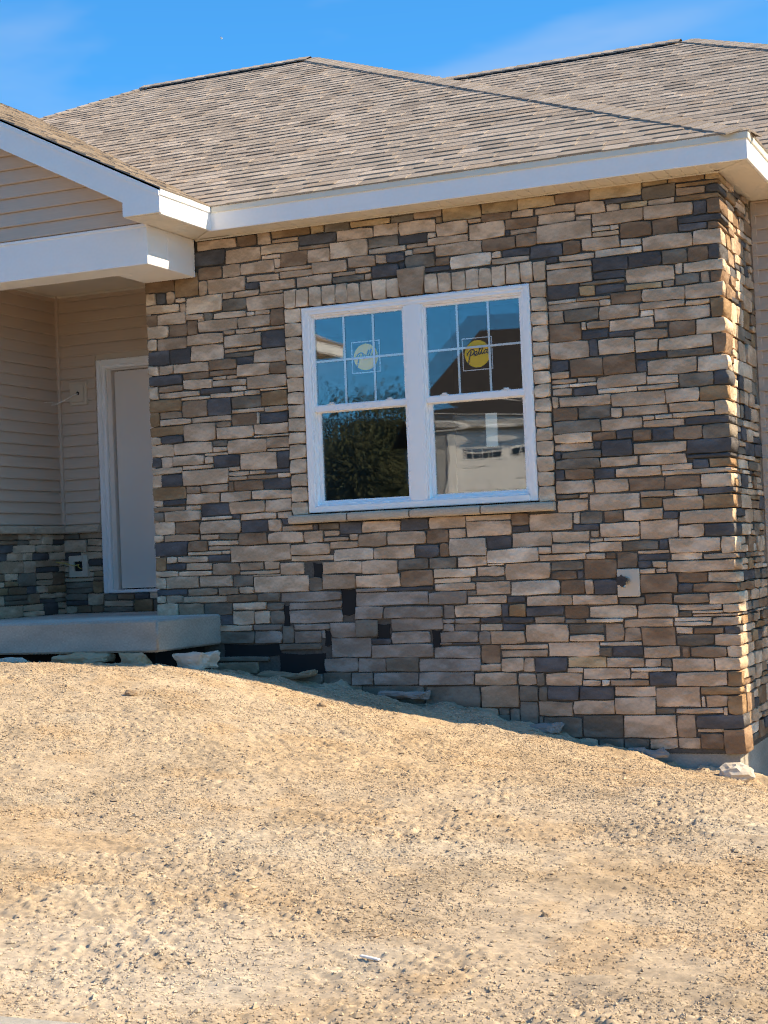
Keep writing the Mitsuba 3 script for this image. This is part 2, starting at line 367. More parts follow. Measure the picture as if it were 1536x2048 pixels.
STONES = """-922 -557 2148 2230 T;-557 -371 2144 2230 B;-371 -247 2138 2240 T;-246 -9 2135 2173 T;-246 99 2174 2240 O;99 218 2172 2240 Y;218 440 2172 2240 G;-987 -665 2023 2147 D;-664 -345 2019 2136 T;-343 -8 2059 2133 l;-345 -171 2019 2057 T;-8 322 2089 2171 D;-8 256 2058 2087 b;-171 61 1941 2056 B;61 257 1949 2056 T;257 582 1955 2087 l;-917 -696 1913 2022 B;-696 -534 1916 2017 T;-534 -231 1916 2017 T;-231 -171 1941 2018 T;-231 102 1907 1940 T;-185 101 1852 1905 T;102 404 1853 1948 T;-489 -185 1849 1906 T;271 469 1818 1852 T;-1413 -1139 1856 2081 B;-1139 -917 1797 1994 O;-915 -834 1794 1913 T;-834 -491 1797 1913 T;-491 -370 1795 1849 D;-369 -48 1765 1847 T;-46 269 1765 1850 T;269 548 1765 1818 G;-1413 -1316 1757 1855 l;-1316 -1220 1756 1855 D;-1218 -1140 1757 1856 T;-1139 -1042 1757 1796 T;-1413 -1102 1686 1756 l;-1102 -1042 1680 1755 T;-1042 -708 1654 1793 l;-705 -598 1742 1797 T;-598 -369 1741 1795 T;-708 -486 1647 1739 G;-486 -152 1626 1740 T;-1041 -878 1605 1653 T;-878 -797 1589 1652 G;-797 -496 1589 1645 T;-496 -417 1587 1626 L;-417 -279 1587 1626 T;-279 -152 1489 1626 B;-1413 -1317 1586 1685 B;-1317 -1042 1587 1680 T;-1035 -939 1485 1604 B;-939 -577 1496 1589 T;-577 -281 1495 1586 T;-428 -152 1459 1487 T;-596 -429 1455 1495 T;-705 -596 1454 1495 T;-1413 -1210 1485 1586 l;-1210 -1035 1487 1585 B;-367 -152 1316 1458 D;-704 -368 1346 1453 T;-1042 -707 1399 1485 T;-1413 -1320 1385 1484 l;-1320 -1042 1384 1482 b;-1012 -704 1267 1398 T;-704 -575 1311 1345 T;-575 -368 1316 1344 T;-703 -438 1271 1309 G;-437 -152 1209 1315 T;-595 -437 1208 1269 D;-1413 -1207 1264 1384 D;-1207 -1012 1262 1382 D;442 780 2178 2228 Y;780 967 2177 2227 G;967 1200 2180 2240 b;1149 1201 2129 2180 O;1202 1513 2130 2239 Y;1515 1804 2154 2239 Y;1514 1747 2095 2153 B;1806 2089 2150 2231 Y;1747 1926 2093 2150 T;322 632 2089 2172 T;633 843 2088 2177 T;843 1147 2072 2176 T;1147 1407 2027 2128 T;1409 1514 2097 2130 T;1408 1694 1971 2095 T;1695 1947 2016 2092 B;1694 1733 1971 2014 D;1733 1937 1972 2014 T;582 838 2003 2086 G;838 1073 2002 2071 D;1073 1147 2027 2071 L;1075 1406 1970 2027 T;900 1075 1966 2002 T;583 899 1955 2002 L;887 952 1916 1955 L;954 1130 1917 1966 b;1130 1509 1875 1969 T;1510 1774 1872 1970 B;1774 1938 1875 1971 B;404 640 1866 1953 b;641 735 1879 1948 T;735 885 1875 1949 D;886 1129 1808 1915 G;1129 1250 1808 1873 B;1251 1581 1765 1871 L;1581 1661 1814 1870 T;1661 1880 1813 1872 D;1582 1881 1765 1813 T;606 834 1765 1866 D;836 886 1765 1873 D;470 606 1820 1866 T;548 604 1765 1813 T;995 1251 1765 1808 D;2089 2352 2153 2231 B;2353 2737 2149 2240 Y;2737 2927 2201 2240 Y;2929 3192 2200 2240 O;3192 3280 2194 2240 Y;2981 3280 2160 2194 O;2737 2981 2105 2200 G;2982 3193 2104 2159 b;3194 3280 2104 2158 D;1926 2237 2095 2149 T;2239 2465 2058 2147 T;2465 2737 2110 2147 D;2467 2571 2057 2110 T;2571 2776 2060 2105 Y;2778 2972 2060 2104 T;2974 3280 2061 2102 O;1949 2236 2017 2095 T;2236 2358 2016 2057 T;2359 2745 1960 2057 T;2745 3100 1960 2059 T;3100 3195 1953 2059 D;3197 3280 1952 2059 B;1938 2358 1882 2016 T;2359 2493 1919 1959 L;2493 2561 1920 1959 L;2359 2560 1882 1919 l;2562 2797 1847 1959 B;2798 2983 1844 1960 B;2985 3280 1902 1951 D;2985 3193 1849 1901 D;3194 3280 1847 1900 B;1881 2128 1778 1875 D;2128 2273 1779 1880 B;2274 2562 1789 1881 T;2564 2724 1789 1846 L;2725 3083 1734 1844 T;3085 3280 1738 1847 T;2002 2096 1726 1778 D;2096 2367 1733 1778 T;2369 2724 1732 1788 L;2002 2347 1680 1725 T;2001 2345 1568 1678 T;2348 2612 1629 1731 D;2612 2856 1628 1730 D;2858 3040 1629 1733 G;3041 3191 1627 1734 B;3193 3280 1628 1736 D;2347 2589 1568 1629 D;2589 2944 1517 1627 T;2945 3003 1551 1629 T;3004 3280 1551 1627 l;2945 3123 1470 1550 G;3125 3194 1469 1551 T;3196 3280 1470 1550 B;2244 2589 1536 1567 G;2001 2242 1456 1568 D;2243 2363 1465 1535 Y;2363 2584 1469 1532 D;2585 2854 1468 1515 Y;2856 2943 1468 1515 b;2217 2472 1428 1455 b;2473 2704 1378 1466 B;2706 3013 1373 1466 T;3013 3280 1360 1469 T;2001 2215 1429 1455 L;2002 2389 1378 1428 T;2390 2473 1378 1426 L;2381 2680 1276 1378 T;2681 3013 1321 1373 T;3013 3192 1320 1359 l;3192 3280 1221 1358 O;2001 2118 1280 1377 T;2120 2381 1281 1377 G;2682 2786 1272 1321 L;2787 3191 1220 1320 T;2001 2247 1148 1278 B;2249 2282 1217 1279 l;2283 2451 1220 1275 b;2451 2783 1187 1271 T;2784 2883 1179 1219 G;2883 3081 1106 1219 B;3082 3280 1110 1219 l;2248 2448 1148 1216 D;2448 2634 1143 1187 D;2635 2880 1110 1177 b;2001 2295 1017 1147 T;2295 2360 1018 1148 D;2361 2635 1024 1142 T;2637 2802 1019 1108 l;2802 3195 1017 1106 l;3196 3280 962 1109 B;2639 2866 967 1017 D;2866 3196 961 1017 G;2002 2144 929 1016 D;2145 2392 880 1016 B;2394 2638 875 1018 B;2639 2714 877 966 D;2715 3076 847 960 T;3077 3280 848 960 l;2002 2144 878 928 T;2000 2196 840 878 T;2198 2340 836 879 T;2341 2710 783 875 T;2711 2941 782 847 T;2943 3193 744 846 G;3194 3280 743 847 D;2001 2133 811 839 L;2135 2341 810 834 L;2638 2943 745 782 T;2001 2158 753 810 T;2158 2341 743 809 D;2342 2638 742 783 l;2000 2053 666 752 l;2054 2438 666 742 T;2439 2837 640 741 T;2838 3080 640 743 T;3080 3280 640 742 O;2001 2189 568 665 B;2191 2432 569 666 G;2433 2520 566 639 l;2521 2855 569 639 T;2856 3184 567 639 T;3186 3280 533 639 l;2665 2754 531 567 T;2754 2885 530 566 L;2886 3186 532 567 l;2001 2357 476 567 G;2358 2664 476 565 T;2665 2972 474 530 T;2974 3280 473 531 D;2002 2288 406 475 l;2290 2470 409 473 B;2470 2590 409 475 D;2591 2732 383 470 B;2732 2887 379 472 D;2888 3093 375 471 B;3094 3280 371 471 G;2002 2297 348 405 T;2297 2355 346 408 D;2355 2587 289 407 D;2588 2975 288 374 T;2976 3280 270 371 D;2000 2055 291 346 D;2055 2354 291 344 G;2000 2340 216 290 G;2341 2622 212 288 T;2623 2971 207 288 T;2972 3280 234 268 D;3127 3280 165 234 O;2000 2072 138 216 D;2073 2293 138 215 B;2294 2448 132 212 D;2450 2785 132 206 T;2786 3280 128 165 T;2000 2287 35 138 T;2288 2544 28 131 T;2544 2802 28 126 B;2804 3067 28 127 B;2001 2173 2 34 G;2175 2239 1 33 T;2239 2623 -97 26 T;2624 2868 -20 27 b;2870 3043 -26 28 l;2002 2239 -96 1 T;2623 2781 -99 -21 O;2782 3076 -122 -28 T;1782 2116 -226 -97 T;2117 2174 -186 -97 l;2175 2343 -186 -98 G;2345 2493 -186 -98 B;2493 2781 -182 -100 T;2782 2898 -181 -123 D;2898 3280 -224 -123 T;2117 2312 -234 -186 D;2313 2607 -290 -187 T;2608 2889 -317 -182 T;2889 3070 -318 -224 T;3071 3280 -317 -225 D;1645 1951 -335 -227 T;1952 2237 -316 -234 l;2239 2313 -290 -234 T;2237 2339 -321 -292 l;2340 2608 -320 -291 L;1951 2233 -394 -318 T;2234 2479 -398 -322 T;2481 2740 -395 -322 G;2742 2814 -395 -318 D;2814 3184 -423 -318 T;1847 1951 -394 -337 T;2585 2814 -421 -396 T;1845 2204 -446 -395 T;2205 2353 -447 -398 T;2354 2428 -447 -398 B;2428 2584 -519 -399 B;2585 2822 -470 -423 D;2822 3053 -476 -424 l;3054 3280 -476 -436 T;1576 1931 -576 -446 T;1932 2185 -519 -447 G;2185 2428 -588 -447 B;1933 2128 -583 -520 B;2128 2182 -583 -520 D;2585 2688 -520 -470 D;2689 2793 -526 -470 l;2597 2709 -564 -527 T;2711 2792 -564 -528 T;2794 3280 -564 -477 T;1619 1996 -691 -583 L;1998 2184 -694 -584 B;2185 2252 -700 -589 T;2253 2430 -699 -589 D;2597 2864 -702 -565 B;2864 3081 -639 -565 B;2866 2973 -707 -640 D;2974 3280 -708 -643 B;1734 2087 -768 -694 T;2089 2432 -772 -700 T;2434 2623 -776 -725 G;2623 2828 -781 -702 B;2829 3083 -781 -709 b;1728 2024 -848 -769 D;2026 2206 -871 -772 B;2207 2567 -871 -778 l;2569 2862 -876 -781 T;2862 3173 -833 -789 T;2863 2958 -876 -833 G;2959 3280 -877 -856 T;1791 2021 -902 -849 b;1546 1790 -894 -848 D;2022 2180 -903 -872 G;2181 2463 -904 -872 L;2464 2826 -942 -878 T;2827 3095 -909 -878 L;2826 3094 -942 -909 L;3095 3280 -946 -878 T;1719 2051 -1039 -903 T;2051 2318 -982 -905 G;2053 2318 -1038 -984 T;2318 2464 -1042 -906 b;2465 2588 -1041 -942 b;2588 2835 -1074 -942 B;2835 2961 -998 -944 T;2963 3177 -999 -954 B;2839 3109 -1078 -999 G;1888 2273 -1145 -1039 T;2273 2588 -1074 -1043 L;2273 2365 -1146 -1076 G;2366 2600 -1152 -1075 D;2601 2866 -1163 -1079 T;2867 2937 -1163 -1080 B;2939 3188 -1163 -1085 b;1695 1782 -1256 -1145 T;1784 2023 -1257 -1146 D;2025 2318 -1225 -1147 Y;2319 2601 -1228 -1154 T;2602 2720 -1228 -1165 T;2721 2797 -1227 -1164 G;2798 3098 -1263 -1165 T;2023 2144 -1261 -1225 T;2145 2493 -1312 -1230 T;2495 2798 -1262 -1229 L;2494 2629 -1312 -1262 T;1647 1789 -1353 -1257 T;1791 1853 -1354 -1258 G;1855 2135 -1357 -1263 T;2135 2276 -1360 -1313 T;2278 2342 -1361 -1313 L;2343 2628 -1360 -1314 b;2630 2825 -1365 -1263 D;2826 3186 -1366 -1264 T;1647 1797 -1468 -1354 G;1798 1870 -1468 -1359 G;1870 2109 -1459 -1358 D;2111 2369 -1460 -1361 D;2370 2671 -1437 -1365 T;2369 2667 -1563 -1437 T;2671 2989 -1511 -1368 T;2989 3025 -1515 -1435 L;3027 3180 -1514 -1429 T;2057 2365 -1564 -1460 T;1794 2056 -1579 -1468 b;1647 1792 -1637 -1468 G;2667 2806 -1563 -1512 G;2808 3151 -1561 -1515 T;2429 2811 -1730 -1564 T;2125 2428 -1736 -1565 G;1829 2123 -1732 -1580 G;2813 2954 -1729 -1562 b;2954 3280 -1663 -1566 D;-1413 -1309 1183 1264 l;-1308 -1178 1181 1262 T;-1178 -847 1182 1261 T;-846 -595 1184 1266 B;-848 -595 1134 1182 B;-595 -298 1109 1207 T;-298 -152 1108 1208 B;-1413 -1092 1096 1181 D;-1092 -849 1125 1182 B;-696 -596 1099 1133 T;-817 -696 1101 1133 T;-1092 -819 1044 1125 T;-818 -515 1045 1099 T;-515 -152 1006 1108 T;-1413 -1324 989 1095 l;-1324 -1092 1039 1095 b;-657 -516 1003 1045 L;-936 -659 997 1044 D;-1323 -936 990 1038 T;-392 -152 982 1005 T;-542 -394 959 1002 T;-841 -542 959 997 T;-1114 -843 960 989 l;-1413 -1114 885 989 O;-1113 -874 822 960 b;-873 -659 821 959 D;-659 -390 861 958 G;-388 -152 859 981 O;-658 -365 821 859 T;-363 -152 812 859 T;-1319 -1114 822 884 b;-1413 -1319 768 885 O;-1024 -662 774 820 T;-1319 -1025 768 820 T;-662 -434 725 821 B;-433 -408 727 819 L;-407 -152 726 811 D;-802 -663 722 772 b;-1108 -802 625 767 T;-462 -152 638 725 T;-1413 -1108 686 767 O;-802 -463 623 721 T;-459 -152 618 637 L;-1413 -1315 622 685 l;-1315 -1108 624 685 D;-841 -708 571 621 G;-708 -357 503 618 T;-357 -152 527 618 b;-1195 -842 525 624 T;-1413 -1196 520 621 l;-842 -708 526 571 T;-357 -152 503 525 l;-918 -709 502 525 l;-1208 -919 437 520 T;-917 -842 438 500 T;-842 -600 404 501 D;-600 -271 367 501 T;-269 -152 365 502 D;-1413 -1318 433 519 D;-1318 -1208 433 520 T;-1124 -842 403 436 T;-707 -600 366 404 T;-1413 -1126 376 433 l;-1121 -709 273 402 T;-376 -152 331 364 D;-709 -520 327 366 T;-519 -376 332 364 T;-270 -152 290 331 T;-541 -271 290 326 b;-707 -541 290 327 T;-1413 -1323 272 376 l;-1322 -1121 273 374 D;-401 -152 202 288 D;-659 -401 205 288 B;-709 -660 204 288 B;-962 -710 208 273 b;-1100 -962 208 272 b;-1413 -1102 171 272 O;-1100 -793 123 207 T;-792 -509 125 204 T;-508 -152 126 202 T;-1413 -1321 117 169 l;-1320 -1101 120 170 D;-967 -708 19 121 D;-707 -392 27 124 T;-391 -152 26 125 T;-1413 -1109 76 116 b;-1109 -969 75 118 T;-1413 -1311 -9 76 G;-1310 -969 -9 74 T;-967 -686 -14 18 L;-685 -614 -14 26 D;-614 -291 -28 25 T;-289 -152 -29 24 T;-1413 -1217 -113 -9 l;-1216 -982 -114 -9 B;-981 -616 -123 -14 T;-615 -372 -127 -29 D;-371 -248 -131 -29 T;-247 -152 -86 -29 D;-247 22 -130 -87 T;23 69 -137 -82 D;69 248 -137 -80 G;-1413 -1327 -170 -114 l;-1327 -989 -170 -115 T;-988 -813 -171 -124 T;-813 -636 -177 -124 G;-635 -383 -227 -129 B;-381 -62 -228 -132 T;-61 108 -232 -138 T;108 247 -191 -138 T;109 329 -228 -193 T;-1413 -1107 -287 -171 D;-1107 -917 -258 -172 B;-916 -637 -218 -178 l;-917 -716 -257 -218 T;-1107 -798 -291 -259 l;-798 -716 -291 -259 l;-716 -180 -360 -229 T;-179 158 -326 -233 T;-179 186 -373 -327 l;-1413 -1314 -402 -289 O;-1312 -1210 -346 -288 l;-1209 -920 -344 -292 T;-920 -716 -348 -292 D;-1313 -1124 -403 -347 D;-1123 -888 -409 -349 T;-887 -643 -453 -360 b;-643 -421 -428 -362 b;-419 -284 -429 -361 T;-282 -68 -477 -375 T;87 429 -478 -385 T;-1413 -1197 -453 -403 l;-1196 -888 -453 -411 l;-642 -284 -462 -429 l;-1413 -1317 -552 -453 l;-1316 -1013 -552 -454 T;-1011 -706 -551 -455 T;-706 -520 -551 -463 G;-518 -34 -609 -478 T;-33 83 -609 -500 G;87 368 -597 -479 b;-1413 -1121 -603 -553 D;-1120 -838 -614 -554 b;-838 -649 -613 -553 b;-647 -520 -613 -553 T;-1413 -1325 -665 -604 l;-1324 -1164 -667 -604 b;-1163 -763 -672 -614 T;-762 -486 -675 -614 B;-486 -290 -678 -610 G;-288 245 -688 -610 g;-1413 -1213 -825 -667 l;-1212 -975 -823 -673 b;-975 -713 -772 -675 G;-712 -413 -741 -678 T;-411 -260 -747 -689 G;-220 245 -748 -689 g;-713 -521 -854 -741 T;-521 -382 -854 -747 T;-382 -260 -854 -748 G;-220 245 -857 -750 g;-873 -713 -855 -774 D;-879 -541 -904 -855 T;-539 -283 -904 -854 g;-283 -183 -1009 -872 G;-183 134 -912 -859 g;-882 -532 -1006 -904 G;-530 -284 -1007 -906 g;-182 59 -1010 -913 g;-310 59 -1062 -1010 G;-906 -402 -1146 -1105 G;-910 -505 -1243 -1148 b;-913 58 -1340 -1243 G;249 440 -177 -80 D;440 764 -173 -81 T;765 985 -172 -81 D;987 1284 -172 -80 T;1284 1647 -130 -81 l;1286 1644 -244 -131 T;1647 1781 -175 -80 B;1645 1780 -226 -177 D;331 402 -226 -179 T;158 402 -285 -228 T;404 643 -283 -177 b;644 963 -281 -174 T;964 1144 -279 -173 B;1146 1285 -245 -173 T;1144 1441 -383 -246 L;1443 1643 -341 -245 D;187 526 -383 -285 L;526 866 -383 -284 T;868 1067 -384 -282 D;1067 1143 -384 -280 B;1444 1845 -445 -341 L;429 722 -495 -384 T;723 982 -471 -385 G;984 1203 -471 -385 G;1204 1443 -465 -385 T;1444 1574 -464 -445 l;368 740 -596 -496 T;740 1012 -598 -473 B;1014 1354 -542 -473 l;1354 1575 -540 -466 T;1013 1308 -581 -543 l;1308 1576 -576 -542 G;1012 1346 -639 -581 T;1347 1619 -680 -576 T;362 627 -628 -597 g;629 1010 -630 -600 D;362 966 -732 -630 g;967 1269 -741 -641 g;1270 1347 -680 -641 G;1270 1586 -744 -681 T;1587 1733 -744 -692 D;345 588 -836 -734 g;590 1075 -835 -742 g;1077 1169 -846 -742 g;1170 1541 -843 -744 T;1542 1596 -847 -745 D;1598 1728 -847 -745 O;1371 1540 -889 -843 D;1171 1369 -887 -845 g;1070 1169 -884 -847 g;644 1070 -932 -836 g;1166 1362 -943 -887 g;1071 1164 -944 -884 g;1363 1544 -944 -890 l;1545 1719 -948 -894 D;135 349 -974 -859 g;350 535 -973 -837 G;642 967 -1029 -934 g;135 477 -1127 -974 g;479 985 -1132 -1030 g;990 1364 -1144 -1051 g;1040 1354 -1030 -944 g;1355 1446 -1044 -944 g;1448 1717 -1046 -948 T;1366 1517 -1190 -1048 B;1518 1888 -1145 -1090 T;1517 1888 -1088 -1047 T;76 358 -1239 -1128 g;359 589 -1239 -1134 g;591 862 -1240 -1132 G;863 1360 -1244 -1144 g;1517 1694 -1249 -1146 T;1362 1516 -1249 -1190 T;58 300 -1340 -1240 G;301 484 -1341 -1240 g;484 858 -1345 -1240 g;858 1302 -1346 -1245 g;1304 1638 -1349 -1250 T;1348 1645 -1516 -1350 b;899 1346 -1515 -1350 G;383 898 -1513 -1347 G;-17 381 -1502 -1342 b;3067 3280 28 126 l;3044 3280 -19 27 D;3077 3280 -122 -19 O;3185 3280 -436 -317 l;3082 3280 -641 -564 l;3085 3280 -789 -709 l;3174 3280 -856 -789 l;3179 3280 -1001 -947 D;3109 3280 -1084 -1003 T;3189 3280 -1162 -1085 l;3099 3280 -1260 -1163 l;3187 3280 -1367 -1261 O;2989 3280 -1428 -1367 O;3182 3280 -1564 -1429 O;3143 3280 -1844 -1665 B;982 1117 -1690 -1570 T;1117 1367 -1690 -1570 b;1367 1572 -1690 -1570 G;1582 1832 -1810 -1690 T;2812 2977 -1810 -1725 l;2427 2612 -1810 -1730 G;-258 -13 -1450 -1340 T;1832 2017 -1810 -1735 B;2017 2237 -1810 -1735 T;567 802 -1570 -1510 b;802 967 -1570 -1510 b;967 1167 -1570 -1510 T;2977 3147 -1810 -1690 B;1167 1282 -1570 -1515 T;1282 1487 -1570 -1515 T;2612 2812 -1810 -1730 T;2782 3012 165 210 T;1572 1812 -1690 -1635 B;2237 2427 -1810 -1735 G;477 647 -1030 -986 D;1572 1652 -1635 -1515 G;3012 3127 165 235 D;1040 1137 -1045 -1025 g;437 562 2225 2245 T;562 787 2225 2245 G;2952 3147 -1690 -1660 l;2957 3177 -855 -830 T;-373 -158 1740 1765 b;57 90 -975 -910 g;-523 -278 -480 -460 T;1487 1572 -1570 -1515 G;1137 1357 -1045 -1025 D;887 997 1770 1810 T;787 967 2225 2245 G;1792 1832 -1635 -1575 G;3147 3182 -1570 -1510 l;247 332 -195 -175 D;-938 -873 1585 1610 T"""
PWORDS = 'TTTTTTTlllLBBbbOGGDDD'

front = Bag()
corner_rows = []
for s in STONES.split(';'):
    a = s.split()
    x0, x1, z0, z1 = (int(t) / 1000 for t in a[:4])
    w, h = x1 - x0, z1 - z0
    proud = RNG.uniform(-.009, .008)
    wrap = x1 > XR - .004
    V, F = stone_block(w, h, proud, -.05, RNG)
    if wrap:
        proud = RNG.uniform(-.004, .010)
        V, F = stone_block(w, h, proud, -RNG.choice([.09, .13, .22, .27]), RNG)
        corner_rows.append((z0, z1, -V[:, 2].min(), a[4]))
        xo = RNG.uniform(.004, .018)
        V = V.copy()
        e = V[:, 0] > w * .9
        V[e, 0] += xo
    front.add(to_world_front(V, x0, z0), F, stone_uv(len(V), a[4], RNG, V), w * h)
front.emit('house__stone_wall', 'stone', 'm_stone', 300, True)
bk = [cbox(XL + .024, -.004, .018, .13, -1.84, ZS, .001), cbox(W + .004, XR - .024, .018, .13, -1.84, ZS, .001), cbox(-.0035, W + .0035, .0182, .13, -1.84, -.004, .001),
      cbox(-.0035, W + .0035, .0182, .13, H + .004, ZS, .001)]
put('house__stone_wall__mortar_bed', join(bk), 'm_mortar')

# black sheets paint in the shade of gaps where stones are missing low down
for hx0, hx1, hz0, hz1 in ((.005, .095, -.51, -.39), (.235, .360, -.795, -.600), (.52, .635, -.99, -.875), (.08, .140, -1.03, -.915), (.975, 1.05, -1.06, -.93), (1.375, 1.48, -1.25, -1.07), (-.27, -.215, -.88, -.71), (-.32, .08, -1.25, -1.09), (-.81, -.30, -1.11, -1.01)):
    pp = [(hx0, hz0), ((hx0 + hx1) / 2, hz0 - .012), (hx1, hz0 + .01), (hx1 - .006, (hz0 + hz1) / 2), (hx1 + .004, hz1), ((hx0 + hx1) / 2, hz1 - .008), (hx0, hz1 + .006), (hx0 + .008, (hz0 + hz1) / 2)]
    put('house__stone_wall__painted_void', prism(pp, 'y', .0135, .0172), 'm_dark')

# quoins, soldier course and keystone round the window
QL = [1.527 - .0005 - k * .1075 for k in range(0, 15)]
nq = 15
top_q, bot_q = 1.605, -.012
for side in (0, 1):
    z = bot_q
    hs = RNG.uniform(.9, 1.12, nq)
    hs *= (top_q - bot_q) / hs.sum()
    for k in range(nq):
        w0, w1 = (-.149, -.003) if side == 0 else (W + .003, 1.996)
        wj = RNG.uniform(-.012, .004) if side == 0 else RNG.uniform(-.004, .010)
        a0, a1 = (w0 - max(wj, 0), w1) if side == 0 else (w0, w1 + min(wj, 0))
        V, F = stone_block(a1 - a0, hs[k], .014 + RNG.uniform(0, .008), -.05, RNG, .0016)
        put('house__stone_wall__quoin', trimesh.Trimesh(to_world_front(V, a0, z), F, process=False), 'm_stone', 45, stone_uv(0, 'l', RNG, V)) if False else \
            put('house__stone_wall__quoin', trimesh.Trimesh(to_world_front(V, a0, z), F, process=False), 'm_stone', True, stone_uv(0, 'l', RNG, V))
        z += hs[k]
xs = [-.15]
lefts = np.diff(np.linspace(-.15, .838, 10)) * RNG.uniform(.9, 1.1, 9)
lefts *= (.838 + .15) / lefts.sum()
rights = np.diff(np.linspace(1.04, 1.998, 10)) * RNG.uniform(.9, 1.1, 9)
rights *= (1.998 - 1.04) / rights.sum()
for start, ws in ((-.15, lefts), (1.04, rights)):
    x = start
    for w in ws:
        hh = .152 + RNG.uniform(-.008, .004)
        V, F = stone_block(w, hh, .014 + RNG.uniform(0, .008), -.05, RNG, .0018)
        put('house__stone_wall__soldier_stone', trimesh.Trimesh(to_world_front(V, x, H + .006), F, process=False), 'm_stone', True, stone_uv(0, 'l', RNG, V))
        x += w
V, F = stone_block(.20, .215, .030, -.05, RNG, .002)
V[:, 0] = (V[:, 0] - .10) * (.86 + .36 * V[:, 1] / .215) + .938
put('house__stone_wall__keystone', trimesh.Trimesh(to_world_front(V, 0, H + .004), F, process=False), 'm_stone', True, stone_uv(0, 'b', RNG, V),
    label='wedge shaped tan keystone above the window')
# window sill in four lengths
cuts = [-.163, .345, .862, 1.432, 2.0]
for a0, a1 in zip(cuts[:-1], cuts[1:]):
    prof = [(.0, -.010), (-.062, -.016), (-.072, -.022), (-.076, -.034), (-.076, -.060), (-.070, -.074), (-.060, -.078), (.0, -.078)]
    n = 14
    xs = np.linspace(a0 + .006, a1 - .006, n)
    V, F = [], []
    for i, x in enumerate(xs):
        sc = .94 if i in (0, n - 1) else 1.0
        for (py, pz) in prof:
            V.append([x, py * sc + RNG.uniform(-.0022, .0022), (pz + .045) * sc - .045 + RNG.uniform(-.0018, .0018)])
    q = len(prof)
    for i in range(n - 1):
        for j in range(q):
            k = (j + 1) % q
            F += [[i * q + j, i * q + k, (i + 1) * q + k], [i * q + j, (i + 1) * q + k, (i + 1) * q + j]]
    for j in range(1, q - 1):
        F += [[0, j + 1, j], [(n - 1) * q, (n - 1) * q + j, (n - 1) * q + j + 1]]
    m = trimesh.Trimesh(V, F, process=False)
    if m.volume < 0:
        m.invert()
    put('house__stone_wall__sill_stone', m, 'm_sill', 40)
put('house__stone_wall__sill_mortar', cbox(-.15, 1.98, -.060, .0, -.072, -.020, .002), 'm_mortar')

# side wall of the stone front
side = Bag()
rows = sorted(corner_rows)
zz = -1.80
cov = []
for z0, z1, dep, c in rows:
    if z0 > zz + .02:
        n = max(1, round((z0 - zz) / .10))
        for i in range(n):
            cov.append((zz + (z0 - zz) * i / n, zz + (z0 - zz) * (i + 1) / n, 0.012, None))
    cov.append((max(z0, zz), z1, dep, c))
    zz = max(zz, z1)
for z0, z1, dep, c in cov:
    subs = [(z0, z1)]
    y = dep + .002
    while y < DW - .02:
        w = RNG.uniform(.12, .36)
        if DW - (y + w) < .09:
            w = DW - y
        if z1 - z0 > .085 and RNG.random() < .35:
            zm = z0 + (z1 - z0) * RNG.uniform(.35, .65)
            parts = [(z0, zm), (zm, z1)]
        else:
            parts = [(z0, z1)]
        for (p0, p1) in parts:
            if p1 - p0 < .015:
                continue
            V, F = stone_block(w, p1 - p0, RNG.uniform(-.008, .014), -.05, RNG, .002, 1.2)
            cc = RNG.choice(list(PWORDS))
            side.add(to_world_right(V, y, p0, XR), F, stone_uv(0, cc, RNG, V), w * (p1 - p0))
        y += w
side.emit('house__side_wall', 'stone', 'm_stone', 300, True)
put('house__side_wall__mortar_bed', cbox(XR - .13, XR - .024, .10, DW, -1.84, ZS, .001), 'm_mortar')


def stone_field(bag, a0, a1, z0, z1, place):
    z = z0
    while z < z1 - .02:
        h = random.choice([.05, .07, .09, .11, .12])
        if z1 - (z + h) < .035:
            h = z1 - z
        a = a0
        while a < a1 - .02:
            w = random.uniform(.12, .38)
            if a1 - (a + w) < .08:
                w = a1 - a
            subs = [(z, h)] if h < .08 or random.random() < .6 else [(z, h * .45), (z + h * .45, h * .55)]
            for zq, hq in subs:
                V, F = stone_block(w, hq, RNG.uniform(-.006, .010), -.04, RNG, .0018)
                bag.add(place(V, a, zq), F, stone_uv(0, random.choice(PWORDS), RNG, V), w * hq)
            a += w
        z += h


# return of the stone front into the porch
b = Bag()
stone_field(b, 0.012, RW - .01, ZSL, ZB + .2, lambda V, a, z: to_world_left(V, RW - a, z, XL))
b.emit('house__porch_return_wall', 'stone', 'm_stone', 300, True)
put('house__porch_return_wall__mortar_bed', cbox(XL + .022, XL + .12, .13, RW, -1.6, ZS, .001), 'm_mortar')

# porch wainscot with a stone ledge
b = Bag()
stone_field(b, 0.0, 2.74 - 3.1736 + .4336 + .4334, ZSL, -.026, lambda V, a, z: to_world_front(V, XC + a, z, RW - .03))
stone_field(b, 0.4336, -XC - 1.425, ZSL, -.592, lambda V, a, z: to_world_front(V, XC + a, z, RW - .03))
stone_field(b, 0.0, RW - .03 - YB, ZSL, -.026, lambda V, a, z: to_world_right(V, YB + a, z, XC + .03))
b.emit('house__porch_wainscot', 'stone', 'm_stone', 300, True)
put('house__porch_wainscot__mortar_bed', join([cbox(XC + .02, -1.43, RW - .012, RW + .1, -1.3, -.60, .001), cbox(XC + .02, -2.745, RW - .0118, RW + .1, -.62, -.024, .001),
                                               cbox(XC - .08, XC + .012, YB + .01, RW - .02, -1.3, -.024, .001)]), 'm_mortar')
for (a0, a1) in ((XC + .03, -2.745),):
    put('house__porch_wainscot__ledge_stone', cbox(a0, a1, RW - .085, RW, -.026, .046, .012), 'm_sill', 40)
